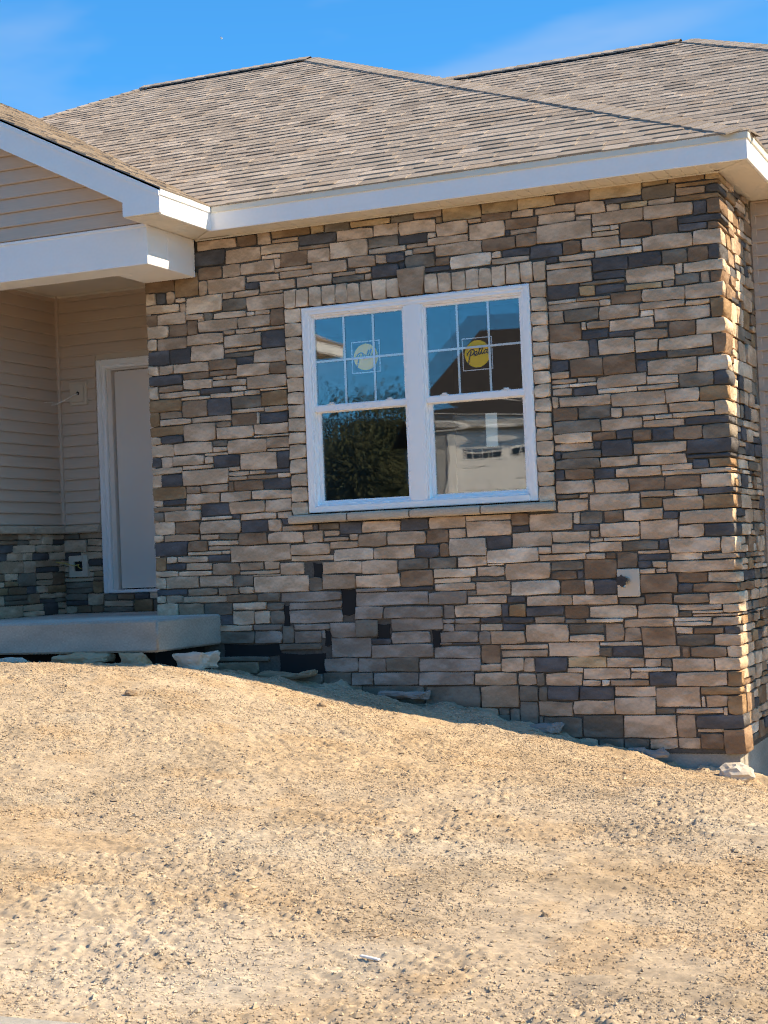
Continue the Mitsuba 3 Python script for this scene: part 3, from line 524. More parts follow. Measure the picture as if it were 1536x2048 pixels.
for (a0, a1) in ((RW - .09 - .46, RW - .09), (RW - .09 - .96, RW - .09 - .468), (YB, RW - .09 - .968)):
    put('house__porch_wainscot__ledge_stone', cbox(XC, XC + .085, a0, a1, -.027, .045, .012), 'm_sill', 40)

# foundation below the stone
put('house__foundation', join([cbox(XL, XR - .035, .030, .16, -3.2, -1.78, .004), cbox(XR - .16, XR - .030, .16, 7.0, -3.6, -1.78, .004), cbox(XR - .02, 7.12, DW + .02, DW + .14, -4.0, -1.30, .004),
                               cbox(XL - 1.8, XL + .1, RW - .01, RW + .14, -2.5, ZSL, .004)]), 'm_concrete')

# ------------------------------------------------------------------ lap siding
def lap(a0, a1, z0, z1, expo, lo=.024, hi=.004):
    """boards as (a0, a1, profile in (out, z)) from z0 up"""
    out = []
    z = z0
    while z < z1 - .004:
        t = min(z + expo, z1)
        out.append((a0, a1, [(0, z + .008), (lo, z + .008), (lo + .0015, z + .014), (hi, t + .004), (0, t + .004)]))
        z += expo
    return out


def siding_front(key, a0, a1, z0, z1, y, expo=.1035, skip=None, right=None, left=None):
    for (b0, b1, pr) in lap(a0, a1, z0, z1, expo):
        zc = pr[0][1]
        zt = pr[3][1]
        r0 = min(b1, right(zc)) if right else b1
        r1 = min(b1, right(zt)) if right else b1
        if skip and zc < skip[1] - .004:
            r0 = r1 = skip[0]
        if r0 - b0 < .03:
            continue
        v, n = [], len(pr)
        for x, s in ((b0, 0), (r0, 1)):
            for (o, z) in pr:
                xx = x if s == 0 else r0 + (r1 - r0) * (z - zc) / max(zt - zc, 1e-6)
                v.append([xx, y - o, z])
        f = []
        for j in range(n):
            k = (j + 1) % n
            f += [[j, k, n + k], [j, n + k, n + j]]
        for j in range(1, n - 1):
            f += [[0, j + 1, j], [n, n + j, n + j + 1]]
        m = trimesh.Trimesh(v, f, process=False)
        if m.volume < 0:
            m.invert()
        put(f'{key}__siding_board', m, 'm_siding')


def siding_side(key, y0, y1, z0, z1, x, expo=.1035):
    for (b0, b1, pr) in lap(y0, y1, z0, z1, expo):
        m = prism([(b0, 0), (b1, 0), (b1, 1), (b0, 1)], 'z', 0, 1)
        n = len(pr)
        v = [[x + o, yy, z] for yy in (b0, b1) for (o, z) in pr]
        f = []
        for j in range(n):
            k = (j + 1) % n
            f += [[j, k, n + k], [j, n + k, n + j]]
        for j in range(1, n - 1):
            f += [[0, j + 1, j], [n, n + j, n + j + 1]]
        m = trimesh.Trimesh(v, f, process=False)
        if m.volume < 0:
            m.invert()
        put(f'{key}__siding_board', m, 'm_siding')


ZCE = 2.185                                                       # porch ceiling
siding_front('house__porch_back_wall', XC + .03, -1.40, .048, ZCE + .06, RW, .1035, skip=(-2.755, 1.555))
siding_side('house__porch_side_wall', YB + .05, RW - .03, .048, ZCE + .06, XC)
put('house__porch_back_wall__corner_post', cbox(XC - .02, XC + .042, RW - .042, RW + .02, .047, ZCE + .03, .006), 'm_siding')
put('house__porch_back_wall__sheathing', join([cbox(XC - .05, -2.74, RW + .001, RW + .1, -.1, 2.4, .001), cbox(-2.74, -1.30, RW + .001, RW + .1, 1.55, 2.4, .001)]), 'm_block')
put('house__porch_side_wall__sheathing', cbox(XC - .1, XC - .001, YB + .05, RW + .1, -.1, 2.4, .001), 'm_block')
put('house__porch_ceiling', cbox(XC - .02, XL + .01, YB + .2, RW + .02, ZCE, ZCE + .02, .001), 'm_soffit')
put('house__porch_ceiling__trim', join([cbox(XC + .014, XL, RW - .030, RW - .012, ZCE - .022, ZCE - .001, .003), cbox(XC + .012, XC + .03, YB + .4, RW - .03, ZCE - .022, ZCE - .001, .003)]), 'm_soffit')

# gable over the porch and garage
def under_rake(z):
    return XP - .01 - (z - (FT - .135)) / SL


GX = -6.05                                                         # gable ridge
GZ = FT + SL * (XP - GX)
siding_front('house__gable_wall', GX, XB - .002, ZS + .012, 5.0, YB + .014, .1135, right=under_rake)
left_x = 2 * GX - XP
put('house__gable_wall__sheathing', prism([(left_x + .3, ZS - .02), (XB - .01, ZS - .02), (XB - .01, ZS + .1), (GX, GZ - .15), (left_x + .3, ZS + .1)], 'y', YB + .016, YB + .10), 'm_block')
put('house__garage_front_wall', cbox(left_x + .35, XC - .0, YB + .0, YB + .12, -1.5, ZS + .02, .002), 'm_siding')
# rake board: stepped foot as in the photograph
RK = [(XP, 2.2520), (XP, FT - .012), (GX, GZ - .012), (GX, GZ - .225), (-.949, 2.362), (-.949, 2.2520)]
put('house__rake_board', prism(RK, 'y', YP, YP + .022), 'm_white')
put('house__rake_board__drip_edge', prism([(XP - .0, FT - .012), (XP - .0, FT - .052), (GX, GZ - .052), (GX, GZ - .012)], 'y', YP - .012, YP - .0005), 'm_white')
RL = [(2 * GX - x, z) for x, z in RK]
put('house__rake_board', prism(RL, 'y', YP, YP + .022), 'm_white')
put('house__rake_soffit', prism([(-.96, 2.362), (GX, GZ - .22), (GX, GZ - .205), (-.96, 2.377)], 'y', YP + .022, YB + .02), 'm_soffit')

# porch beam
put('house__porch_beam', cbox(XC - .3, XB, YB, YB + .30, ZB, ZS + .001, .004), 'm_white')
put('house__porch_beam__return', cbox(XL + .02, XB - .0005, YB + .3005, -.016, ZB + .0006, ZS + .001, .004), 'm_white')
put('house__porch_beam__cap_trim', cbox(XC - .3, XB + .006, YB - .008, YB + .02, ZS - .012, ZS + .012, .003), 'm_white')

# ------------------------------------------------------------------ fascia, drip edge and soffit
xr_e = XR + E
put('house__fascia', cbox(XP - .02, xr_e, -E, -E + .02, ZS - .004, FT - .012, .003), 'm_white')
put('house__fascia__drip_edge', cbox(XP + .012, xr_e + .012, -E - .012, -E - .0005, FT - .050, FT + .004, .003), 'm_cream')
put('house__fascia', cbox(xr_e - .02, xr_e + .0008, -E + .0205, DW - E + .02, ZS - .004, FT - .012, .003), 'm_white')
put('house__fascia__drip_edge', cbox(xr_e + .0012, xr_e + .013, -E + .004, DW - E, FT - .050, FT + .004, .003), 'm_cream')
put('house__fascia', cbox(XP - .02, XP + .0006, YP + .0225, -E - .0005, ZS - .004, FT - .012, .003), 'm_white')
put('house__fascia__drip_edge', cbox(XP + .001, XP + .012, YP + .004, -E - .013, FT - .050, FT + .002, .003), 'm_white')
put('house__fascia', cbox(xr_e + .001, 7.3, DW - E, DW - E + .02, ZS - .004, FT - .012, .003), 'm_white')
put('house__fascia__drip_edge', cbox(xr_e + .014, 7.3, DW - E - .012, DW - E - .0005, FT - .050, FT + .004, .003), 'm_cream')


def soffit_panel(x0, x1, y0, y1):
    put('house__soffit__soffit_panel', cbox(x0 + .0022, x1 - .0022, y0 + .0022, y1 - .0022, ZS - .001, ZS + .006, .0018), 'm_soffit')


x = XP + .02
while x < XR - .03:
    soffit_panel(x, min(x + .102, XR + .02), -E + .022, .0)
    x += .102
put('house__soffit', cbox(XP - .3, xr_e - .02, -E + .02, .02, ZS + .0045, ZS + .012, .0005), 'm_soffit')
put('house__soffit__liner', cbox(XR - .02, xr_e - .02, .021, DW, ZS + .0045, ZS + .012, .0005), 'm_soffit')
y = -E + .03
while y < DW - .02:
    soffit_panel(XR + .022, xr_e - .021, y, min(y + .102, DW))
    y += .102
put('house__soffit__miter_strip', trimesh.Trimesh(*(lambda m: (m.vertices, m.faces))(prism([(XR - .012, 0.012), (XR + .012, -.012), (xr_e - .03, -E + .018), (xr_e - .018, -E + .03), (XR + .024, .02)], 'z', ZS - .006, ZS - .0015)), process=False), 'm_soffit')
put('house__soffit__wall_trim', cbox(XB + .01, XR + .012, -.018, -.002, ZS - .012, ZS - .0015, .002), 'm_soffit')
y = YP + .03
while y < -E - .03:
    soffit_panel(XB + .002, XP - .021, y, min(y + .102, -E + .0))
    y += .102
put('house__soffit__porch_liner', cbox(XB - .02, XP - .02, YP + .022, -.02, ZS + .0045, ZS + .012, .0005), 'm_soffit')
put('house__soffit__miter_strip', prism([(XB + .002, -.012), (XB + .02, -.0), (XP - .02, -E + .012), (XP - .034, -E - .002)], 'z', ZS - .006, ZS - .0015), 'm_soffit')
put('house__soffit__wing_panel', cbox(xr_e - .02, 7.25, DW - E + .02, DW + .01, ZS - .001, ZS + .006, .001), 'm_soffit')

# wing wall right of the stone front
siding_front('house__wing_wall', XR + .02, 7.05, -1.30, ZS - .002, DW, .1035)
put('house__wing_wall__corner_trim', cbox(XR + .012, XR + .052, DW - .018, DW + .01, -1.3, ZS - .002, .003), 'm_siding')
put('house__wing_wall__sheathing', cbox(XR - .1, 7.05, DW + .001, DW + .1, -1.32, ZS + .1, .001), 'm_block')
put('house__rear_walls', join([cbox(6.93, 7.05, DW + .1, 11.0, -3, ZS + .1, .002), cbox(left_x + .3, 7.05, 11.0, 11.12, -3, ZS + .1, .002), cbox(left_x + .3, left_x + .42, YB + .1, 11.0, -3, ZS + .1, .002)]), 'm_siding')

# ------------------------------------------------------------------ roof
ROOF = 'house__roof'
shing = Bag()
EXPO = .1435


def shingle_plane(O, U, V, length, xl, xr, vis=1.0, v0=0.0, widths=(.11, .34), near=None):
    """courses of laminated shingles on the plane O + u U + v V, between the lines u = xl(v) and u = xr(v)"""
    N = np.cross(U, V)
    if N[2] < 0:
        N = -N
    v = v0
    prev = 0
    while v < length:
        top = min(v + EXPO + .03, length)
        a, e = xl(v), xr(v)
        u = a
        tooth = RNG.random() < .5
        while u < e - .01:
            w = RNG.uniform(*widths)
            nu = min(u + w, e)
            if e - nu < .05:
                nu = e
            t0 = (.0105 if tooth else .0050) + RNG.uniform(0, .0015)
            jit = RNG.uniform(-.003, .003)
            lv = v + jit
            sk = RNG.uniform(-.004, .004, 2)
            ua, ub = (xl(lv) if u <= a + 1e-6 else u + sk[0]), (xr(lv) if nu >= e - 1e-6 else nu + sk[1])
            ta, tb = (max(xl(top), xl(lv)) if u <= a + 1e-6 else u), (min(xr(top), xr(lv)) if nu >= e - 1e-6 else nu)
            if tb < ta:
                ta = tb = (ta + tb) / 2
            q = [(ua, lv, -.004), (ub, lv, -.004), (ua, lv, t0), (ub, lv, t0), (ta, top, .0), (tb, top, .0), (ta, top, -.004), (tb, top, -.004)]
            P = np.array([O + U * s + V * r + N * h for s, r, h in q])
            F = np.array([[0, 1, 3], [0, 3, 2], [2, 3, 5], [2, 5, 4], [0, 2, 4], [0, 4, 6], [1, 7, 5], [1, 5, 3]])
            ci = RNG.choice(5, p=[.34, .26, .14, .18, .08]) if tooth else RNG.choice(5, p=[.26, .30, .24, .10, .10])
            uv = np.c_[np.full(8, ci + .5) + .01 * np.arange(8) / 8, np.full(8, RNG.uniform(.0, 1)) + .01 * (np.arange(8) % 2)]
            c = P[2:6].mean(0)
            area = (nu - u) * EXPO / max(np.linalg.norm(c - CAM), 1) ** 2 * (vis if near is None or near(c) else 0)
            shing.add(P, F, uv, area)
            u = nu
            tooth = not tooth if RNG.random() < .8 else tooth
        v += EXPO


cs = 1 / math.sqrt(1 + SL * SL)
Uv, Vf = np.array([1.0, 0, 0]), np.array([0, cs, SL * cs])
T0 = 6.0686                                                        # horizontal run of the front slope
L0 = T0 / cs
OV = .018                                                          # shingles overhang the drip edge
xe0 = xr_e + OV
run = T0 + OV
EZ = FT + .008
# front slope, bounded by the right hip, the left hip and the valley with the gable roof
XRIDGE0, XRIDGE1 = -4.90, xe0 - run
of = np.array([0, -E - OV, EZ - OV * SL])
shingle_plane(of, Uv, Vf, run / cs, lambda v: min(XP + .02, max(XP - .12 - v * cs, XRIDGE0 - (run - v * cs))), lambda v: xe0 - v * cs)
# right face of the front roof (between hip and valley with the wing roof)
Ur, Vr = np.array([0, 1.0, 0]), np.array([-cs, 0, SL * cs])
orr = np.array([xe0, 0, EZ - OV * SL])
shingle_plane(orr, Ur, Vr, 5.3 / cs, lambda v: -E - OV + v * cs, lambda v: DW - E + v * cs, vis=.3, widths=(.2, .4))
# wing roof
T1 = 5.286
ow = np.array([0, DW - E - OV, EZ - OV * SL])
XW1 = 1.8556
shingle_plane(ow, Uv, Vf, (T1 + OV) / cs, lambda v: xe0 - v * cs, lambda v: XW1 + (T1 + OV - v * cs), vis=.55)
# right slope of the gable roof over the porch
og = np.array([XP + OV, 0, EZ - OV * SL])
shingle_plane(og, Ur, Vr, (XP - GX + OV) / cs, lambda v: YP - .012, lambda v: -E + v * cs + .12, vis=.8)
shing.emit(ROOF, 'shingle', 'm_shingle', 300, False, rest='shingle_courses')
# decks: solid sheathing a little below the shingles, and the slopes that the photograph does not show
zr0 = FT + SL * T0
zr1 = FT + SL * T1
dz = -.012
P = dict(a=(XP - .3, -E, FT), b=(xr_e, -E, FT), c=(XRIDGE1, -E + T0, zr0), d=(XRIDGE0, -E + T0, zr0), f=(XRIDGE0 - T0, -E, FT), g=(XRIDGE0 - T0, -E + 2 * T0, FT), h=(xr_e, -E + 2 * T0, FT),
         w0=(xr_e - .2, DW - E, FT), w1=(XW1 + T1, DW - E, FT), w2=(XW1, DW - E + T1, zr1), w3=(xr_e - T1, DW - E + T1, zr1), w4=(XW1 + T1, DW - E + 2 * T1, FT), w5=(xr_e - T1, DW - E + 2 * T1, FT),
         g0=(XP, YP, FT), g1=(GX, YP, GZ), g2=(left_x, YP, FT), g3=(GX, -E + XP - GX, GZ), g4=(XP, -E, FT), g5=(left_x, -E + 2, FT), g6=(left_x, 3.0, FT))
names = list(P)
Vd = np.array([P[k] for k in names], float) + [0, 0, dz]
ix = {k: i for i, k in enumerate(names)}
quads = ['fbcd', 'bhcc', 'hgdc', 'gfdd']
Fd = []
for t in (('f', 'b', 'c'), ('f', 'c', 'd'), ('b', 'h', 'c'), ('h', 'g', 'd'), ('h', 'd', 'c'), ('g', 'f', 'd'), ('w0', 'w1', 'w2'), ('w0', 'w2', 'w3'), ('w1', 'w4', 'w2'), ('w4', 'w5', 'w3'), ('w4', 'w3', 'w2'),
          ('g0', 'g4', 'g3'), ('g0', 'g3', 'g1'), ('g2', 'g1', 'g3'), ('g2', 'g3', 'g6')):
    Fd.append([ix[k] for k in t])
deck = trimesh.Trimesh(Vd, Fd, process=False)
put(f'{ROOF}__deck', deck, 'm_deck')


def cap_line(p0, p1, s0, s1, lift=.004, width=.155, key='cap_shingle', expo=.143, thick=.0075):
    """overlapping bent cap shingles from p0 up to p1; s0, s1: unit vectors down the two slopes"""
    p0, p1 = np.array(p0, float), np.array(p1, float)
    L = np.linalg.norm(p1 - p0)
    t = (p1 - p0) / L
    n = int(L / expo)
    up = np.array([0, 0, 1.0])
    for i in range(n):
        a, b_ = i * L / n, (i + 1) * L / n + .03
        vs = []
        j = RNG.uniform(-.004, .004)
        for d, h in ((a + j, thick + lift), (min(b_, L), lift * .6)):
            c = p0 + t * d + up * h
            for s, k in ((s0, width), (s0, .02), (s1, .02), (s1, width)):
                vs.append(c + np.array(s) * k * 1.0)
            for s, k in ((s0, width), (s0, .02), (s1, .02), (s1, width)):
                vs.append(c + np.array(s) * k - up * (thick + .006))
        V = np.array(vs)
        F = []
        for k in range(3):
            F += [[k, k + 1, 8 + k + 1], [k, 8 + k + 1, 8 + k]]
            F += [[4 + k, k + 1, k], [4 + k, 5 + k, k + 1]]
        F += [[0, 8, 12], [0, 12, 4], [3, 15, 11], [3, 7, 15]]
        ci = RNG.choice(5, p=[.5, .25, .05, .15, .05])
        uv = np.c_[np.full(16, ci + .5) + .01 * np.arange(16) / 16, np.full(16, RNG.uniform(.3, .9)) + .01 * (np.arange(16) % 3)]
        put(f'{ROOF}__{key}', trimesh.Trimesh(V, F, process=False), 'm_shingle', False, uv)


NF, NR, NL, NB = np.array([0, -SL, 1.0]), np.array([SL, 0, 1.0]), np.array([-SL, 0, 1.0]), np.array([0, SL, 1.0])


def caps(p0, p1, n0, n1, **kw):
    t = np.array(p1, float) - np.array(p0, float)
    ss = []
    for n in (n0, n1):
        c = np.cross(n, t)
        c /= np.linalg.norm(c)
        ss.append(c if c[2] < 0 else -c)
    cap_line(p0, p1, ss[0], ss[1], **kw)


caps((xe0 - .03, -E - OV + .03, FT + .024), (XRIDGE1, -E + T0, zr0 + .022), NF, NR)
caps((XW1 + T1 - .1, DW - E + .1, FT + .024 + .05), (XW1, DW - E + T1, zr1 + .022), NF, NR)
caps((XRIDGE0 - 2.6, -E + T0 - 2.6, zr0 + .022 - 2.6 * SL), (XRIDGE0, -E + T0, zr0 + .022), NF, NL)
caps((XRIDGE0 + .05, -E + T0, zr0 + .042), (XRIDGE1 - .05, -E + T0, zr0 + .042), NF, NB)
caps((xr_e - T1, DW - E + T1, zr1 + .042), (XW1 - .12, DW - E + T1, zr1 + .042), NF, NB)
caps((GX, YP - .01, GZ + .012), (GX, -E + XP - GX - .1, GZ + .012), NR, NL)
put(f'{ROOF}__ridge_vent', join([cbox(XRIDGE0 + .25, XRIDGE1 - .25, -E + T0 - .132, -E + T0 + .132, zr0 - .09, zr0 - .032, .004)]), 'm_dark')
put(f'{ROOF}__ridge_vent', join([cbox(xr_e - T1 + .3, XW1 - .3, DW - E + T1 - .132, DW - E + T1 + .132, zr1 - .09, zr1 - .032, .004)]), 'm_dark')

# ------------------------------------------------------------------ window
WN = 'house__window'
labels[WN + '__casing'] = {'label': 'white outer casing of the paired window'}
cas = [cbox(.0, .062, -.016, .06, .0, H, .005), cbox(W - .062, W, -.016, .06, .0, H, .005), cbox(.0625, W - .0625, -.016, .06, H - .062, H, .005), cbox(.0625, W - .0625, -.022, .06, .0, .05, .005),
       cbox(.010, .034, -.024, -.0165, .052, H - .010, .003), cbox(W - .034, W - .010, -.024, -.0165, .052, H - .010, .003), cbox(.0345, W - .0345, -.024, -.0165, H - .034, H - .010, .003)]
put(WN + '__casing', join(cas), 'm_vinyl_white')
put(WN + '__mullion', join([cbox(.868, 1.000, -.010, .08, .0505, H - .0625, .004), cbox(.895, .973, -.0135, -.0105, .0505, H - .0625, .001)]), 'm_vinyl_white')


def frame(x0, x1, z0, z1, t, y0, y1, bot=None, top=None):
    bot, top = bot or t, top or t
    return join([cbox(x0, x0 + t, y0, y1, z0, z1, .003), cbox(x1 - t, x1, y0, y1, z0, z1, .003), cbox(x0 + t, x1 - t, y0, y1, z0, z0 + bot, .003), cbox(x0 + t, x1 - t, y0, y1, z1 - top, z1, .003)])


def pane(x0, x1, z0, z1, y, tilt=(0, 0), wave=0.0, seed=0):
    n = 40
    gx, gz = np.meshgrid(np.linspace(x0, x1, n), np.linspace(z0, z1, n), indexing='ij')
    u, v = (gx - x0) / (x1 - x0), (gz - z0) / (z1 - z0)
    off = tilt[0] * (gx - (x0 + x1) / 2) + tilt[1] * (gz - (z0 + z1) / 2)
    if wave:
        p = np.stack([gx * 2.2 + seed, gz * 4.5, gx * 0], -1)
        edge = np.exp(-((1 - v) / .22) ** 2)
        off = off + wave * (.55 * (meshkit.fbm(p, 2, seed) - .5) + edge * (.9 * np.sin(v * 26 + u * 2.2) * .18 + .3 * (u - .5) ** 2))
    V = np.stack([gx, y + off, gz], -1).reshape(-1, 3)
    i, j = np.meshgrid(np.arange(n - 1), np.arange(n - 1), indexing='ij')
    q = np.stack([i * n + j, (i + 1) * n + j, (i + 1) * n + j + 1, i * n + j + 1], -1).reshape(-1, 4)
    return trimesh.Trimesh(V, np.vstack([q[:, [0, 1, 2]], q[:, [0, 2, 3]]]), process=False)


for k, (x0, x1) in enumerate(((.0625, .8675), (1.0005, W - .0625))):
    # jamb liners inside the casing
    put(WN + '__jamb_liner', frame(x0, x1, .0505, H - .0625, .012, -.004, .075), 'm_vinyl_white')
    ax0, ax1 = x0 + .0125, x1 - .0125
    put(WN + '__upper_sash', frame(ax0, ax1, .800, H - .076, .018, .012, .040, bot=.034, top=.016), 'm_vinyl_white')
    put(WN + '__lower_sash', frame(ax0, ax1, .0635, .800, .032, .046, .074, bot=.028, top=.026), 'm_vinyl_white')
    put(WN + '__meeting_rail', cbox(ax0 + .001, ax1 - .001, .004, .045, .7795, .8295, .005), 'm_vinyl_white')
    for xx in (ax0 + .145, ax1 - .145):
        put(WN + '__latch', join([cbox(xx - .034, xx + .034, .002, .022, .8296, .8385, .003), cbox(xx - .018, xx + .022, .004, .018, .8385, .850, .003)]), 'm_latch')
    gx0, gx1, gz0, gz1 = ax0 + .018, ax1 - .018, .834, H - .092
    put(WN + '__upper_pane', pane(gx0, gx1, gz0, gz1, .018), 'm_glass', True)
    put(WN + '__upper_pane', pane(gx0, gx1, gz0, gz1, .036, (.0005, .0008) if k == 0 else (.0046, -.0070)), 'm_glass', True)
    lx0, lx1, lz0, lz1 = ax0 + .032, ax1 - .032, .0915, .774
    put(WN + '__lower_pane', pane(lx0, lx1, lz0, lz1, .053, wave=.0010 if k == 0 else .0036, seed=k + 2), 'm_glass', True)
    put(WN + '__lower_pane', pane(lx0, lx1, lz0, lz1, .069), 'm_glass', True)
    for t in (1 / 3, 2 / 3):
        xm = gx0 + (gx1 - gx0) * t
        put(WN + '__muntin', cbox(xm - .0085, xm + .0085, .024, .031, gz0, gz1, .002), 'm_muntin')
    zm = gz0 + (gz1 - gz0) * .505
    put(WN + '__muntin', cbox(gx0, gx1, .0245, .0305, zm - .0085, zm + .0085, .002), 'm_muntin')
    sx, sz = ((.513, 1.180), (1.425, 1.124))[k]
    ang = np.linspace(0, 2 * np.pi, 48, endpoint=False)
    put(WN + '__sticker', prism([(sx + .102 * math.cos(t), sz + .102 * math.sin(t)) for t in ang], 'y', .0385 + .002, .0392 + .002), 'm_sticker', label='round yellow maker sticker inside the ' + ('left' if k == 0 else 'right') + ' upper sash')
    o = []
    for (b0, b1, c0, c1) in ((-.120, .120, .116, .123), (-.120, .120, -.123, -.116), (-.120, -.113, -.116, .116), (.113, .120, -.116, .116)):
        o.append(cbox(sx + b0, sx + b1, .0405, .0412, sz + c0, sz + c1, .0002))
    put(WN + '__sticker_outline', join(o), 'm_outline')
    # the script lettering: strokes swept as flat ribbons
    def ribbon(pts, w):
        from shapely.geometry import LineString
        from scipy.interpolate import make_interp_spline
        pts = np.array(pts, float)
        s = make_interp_spline(np.arange(len(pts)), pts, k=min(3, len(pts) - 1))(np.linspace(0, len(pts) - 1, 40))
        return LineString(s).buffer(w, quad_segs=4)
    from shapely import union_all
    ST = [([(0.08, -.62), (.20, -.10), (.36, .42)], .054),
          ([(-.02, .18), (.10, .40), (.38, .58), (.64, .50), (.62, .26), (.40, .10), (.24, .08)], .054),
          ([(.62, .08), (.86, .14), (.92, .30), (.80, .34), (.68, .16), (.76, .0), (.96, .06), (1.08, .22)], .046),
          ([(1.0, .06), (1.20, .44), (1.30, .66), (1.22, .66), (1.12, .28), (1.14, .04), (1.30, .16)], .046),
          ([(1.26, .10), (1.46, .50), (1.56, .70), (1.48, .70), (1.38, .32), (1.40, .06), (1.56, .16)], .046),
          ([(1.88, .30), (1.72, .34), (1.60, .16), (1.70, .04), (1.86, .22), (1.92, .34), (1.88, .10), (2.04, .10)], .046)]
    u = union_all([ribbon(p, w) for p, w in ST])
    sc = .083
    ms = []
    for g in getattr(u, 'geoms', [u]):
        mm = trimesh.creation.extrude_polygon(g, .0006, engine='earcut')
        v = np.array(mm.vertices)
        vx, vz = (v[:, 0] - 1.0) * sc, (v[:, 1] - .12) * sc
        vz = vz + .10 * vx
        ms.append(trimesh.Trimesh(np.stack([sx + vx + .004, .0398 - v[:, 2], sz + vz], 1), mm.faces[:, ::-1], process=False))
    put(WN + '__sticker_lettering', join(ms), 'm_ink')
put(WN + '__paper_tag', cbox(1.454, 1.546, .0745, .0755, .425, .676, .0002), 'm_paper', label='pale green paper slip in the right lower sash')
RMX = (-.35, 2.25, .132, 4.2, -.72, 2.15)
rm = trimesh.creation.box(extents=(RMX[1] - RMX[0], RMX[3] - RMX[2], RMX[5] - RMX[4]))
rm.apply_translation([(RMX[0] + RMX[1]) / 2, (RMX[2] + RMX[3]) / 2, (RMX[4] + RMX[5]) / 2])
keep = ~(np.abs(rm.triangles_center[:, 1] - RMX[2]) < 1e-4)
rm = trimesh.Trimesh(rm.vertices, rm.faces[keep][:, ::-1], process=False)
put('house__interior_room', rm, 'm_room')
put(WN + '__reveal', join([cbox(-.03, -.0005, .062, .135, -.03, H + .03, .001), cbox(W + .0005, W + .03, .062, .135, -.03, H + .03, .001), cbox(-.03, W + .03, .062, .135, -.035, -.005, .001), cbox(-.03, W + .03, .062, .135, H + .005, H + .035, .001)]), 'm_room')

# ------------------------------------------------------------------ entry door
D = 'house__entry_door'
dx0, dx1, dz0, dz1 = -2.740, -1.45, -.590, 1.551
put(D + '__casing', join([cbox(dx0, dx0 + .052, RW - .028, RW + .05, dz0, dz1, .005), cbox(dx0 + .0525, dx0 + .092, RW - .018, RW + .05, dz0 + .002, dz1 - .0525, .004),
                          cbox(dx0 + .0525, dx1, RW - .028, RW + .05, dz1 - .052, dz1, .005), cbox(dx0 + .0925, dx1, RW - .018, RW + .05, dz1 - .084, dz1 - .0525, .004)]), 'm_white')
put(D + '__jamb', join([cbox(dx0 + .0925, dx0 + .142, RW + .004, RW + .11, dz0 + .03, dz1 - .086, .003), cbox(dx0 + .1425, dx1, RW + .004, RW + .11, dz1 - .10, dz1 - .086, .003)]), 'm_door')
put(D + '__leaf', cbox(dx0 + .152, dx1 + .02, RW + .042, RW + .085, dz0 + .040, dz1 - .107, .004), 'm_door', label='plain pale grey door leaf without panels')
put(D + '__gap', cbox(dx0 + .1425, dx1 + .02, RW + .075, RW + .11, dz0 + .02, dz1 - .10, .001), 'm_dark')
put(D + '__threshold', cbox(dx0 + .0925, dx1, RW - .022, RW + .06, dz0, dz0 + .030, .004), 'm_white')

# mounting blocks with wires
B1 = 'house__light_block'
put(B1, join([cbox(-3.032, -2.842, RW - .036, RW, 1.155, 1.372, .006), cbox(-3.006, -2.868, RW - .052, RW - .0362, 1.182, 1.345, .008)]), 'm_block', label='square tan light mounting block beside the entry door')
put(B1 + '__hole', trimesh.creation.cylinder(.016, .004, transform=trimesh.transformations.translation_matrix([-2.925, RW - .0535, 1.262]) @ trimesh.transformations.rotation_matrix(math.pi / 2, [1, 0, 0])), 'm_dark')
put(B1 + '__wire', join([tube([(-2.925, RW - .05, 1.262), (-2.96, RW - .10, 1.235), (-3.01, RW - .16, 1.19), (-3.06, RW - .22, 1.155), (-3.085, RW - .25, 1.15)], .0042),
                         tube([(-3.0, RW - .15, 1.20), (-3.04, RW - .21, 1.168), (-3.085, RW - .26, 1.172), (-3.12, RW - .30, 1.178)], .0030)]), 'm_wire_white', label='loose white cable out of the light block')
B2 = 'house__outlet_block'
put(B2, frame(-3.085, -2.885, -.430, -.232, .055, RW - .062, RW - .02), 'm_block', label='square tan outlet block low on the porch wall')
put(B2 + '__box', cbox(-3.032, -2.938, RW - .040, RW - .0205, -.378, -.284, .001), 'm_dark')
put(B2 + '__wire', tube([(-2.96, RW - .03, -.36), (-2.985, RW - .06, -.335), (-2.965, RW - .075, -.315), (-3.0, RW - .10, -.325), (-3.06, RW - .15, -.30), (-3.13, RW - .20, -.285)], .0055), 'm_wire_yellow', label='yellow cable out of the outlet block')

# hose tap
HT = 'house__hose_tap'
put(HT + '__mounting_plate', cbox(2.433, 2.595, -.022, .01, -.722, -.522, .006), 'm_block', label='square tan block that holds the hose tap')


def ycyl(x, z, y0, y1, r, sec=20):
    m = trimesh.creation.cylinder(r, y1 - y0, sections=sec)
    v = np.array(m.vertices)
    return trimesh.Trimesh(np.stack([v[:, 0] + x, v[:, 2] + (y0 + y1) / 2, v[:, 1] + z], 1), m.faces[:, ::-1], process=False)


hx, hz = 2.490, -.607
pts = []
for i in range(32):
    t = i / 32 * 2 * math.pi
    pts.append((hx - .006 + (.037 + .0055 * math.cos(8 * t)) * math.cos(t), hz + .003 + (.037 + .0055 * math.cos(8 * t)) * math.sin(t)))
put(HT + '__wheel_handle', join([prism(pts, 'y', -.098, -.086), ycyl(hx - .006, hz + .003, -.104, -.080, .010)]), 'm_black', label='black star shaped wheel handle')
put(HT + '__spout', join([ycyl(hx + .018, hz, -.060, -.02, .024), ycyl(hx + .004, hz, -.088, -.055, .014), tube([(hx + .010, -.06, hz), (hx + .008, -.075, hz - .02), (hx + .006, -.080, hz - .045)], [.014, .014, .016], 12)]), 'm_brass', 40)

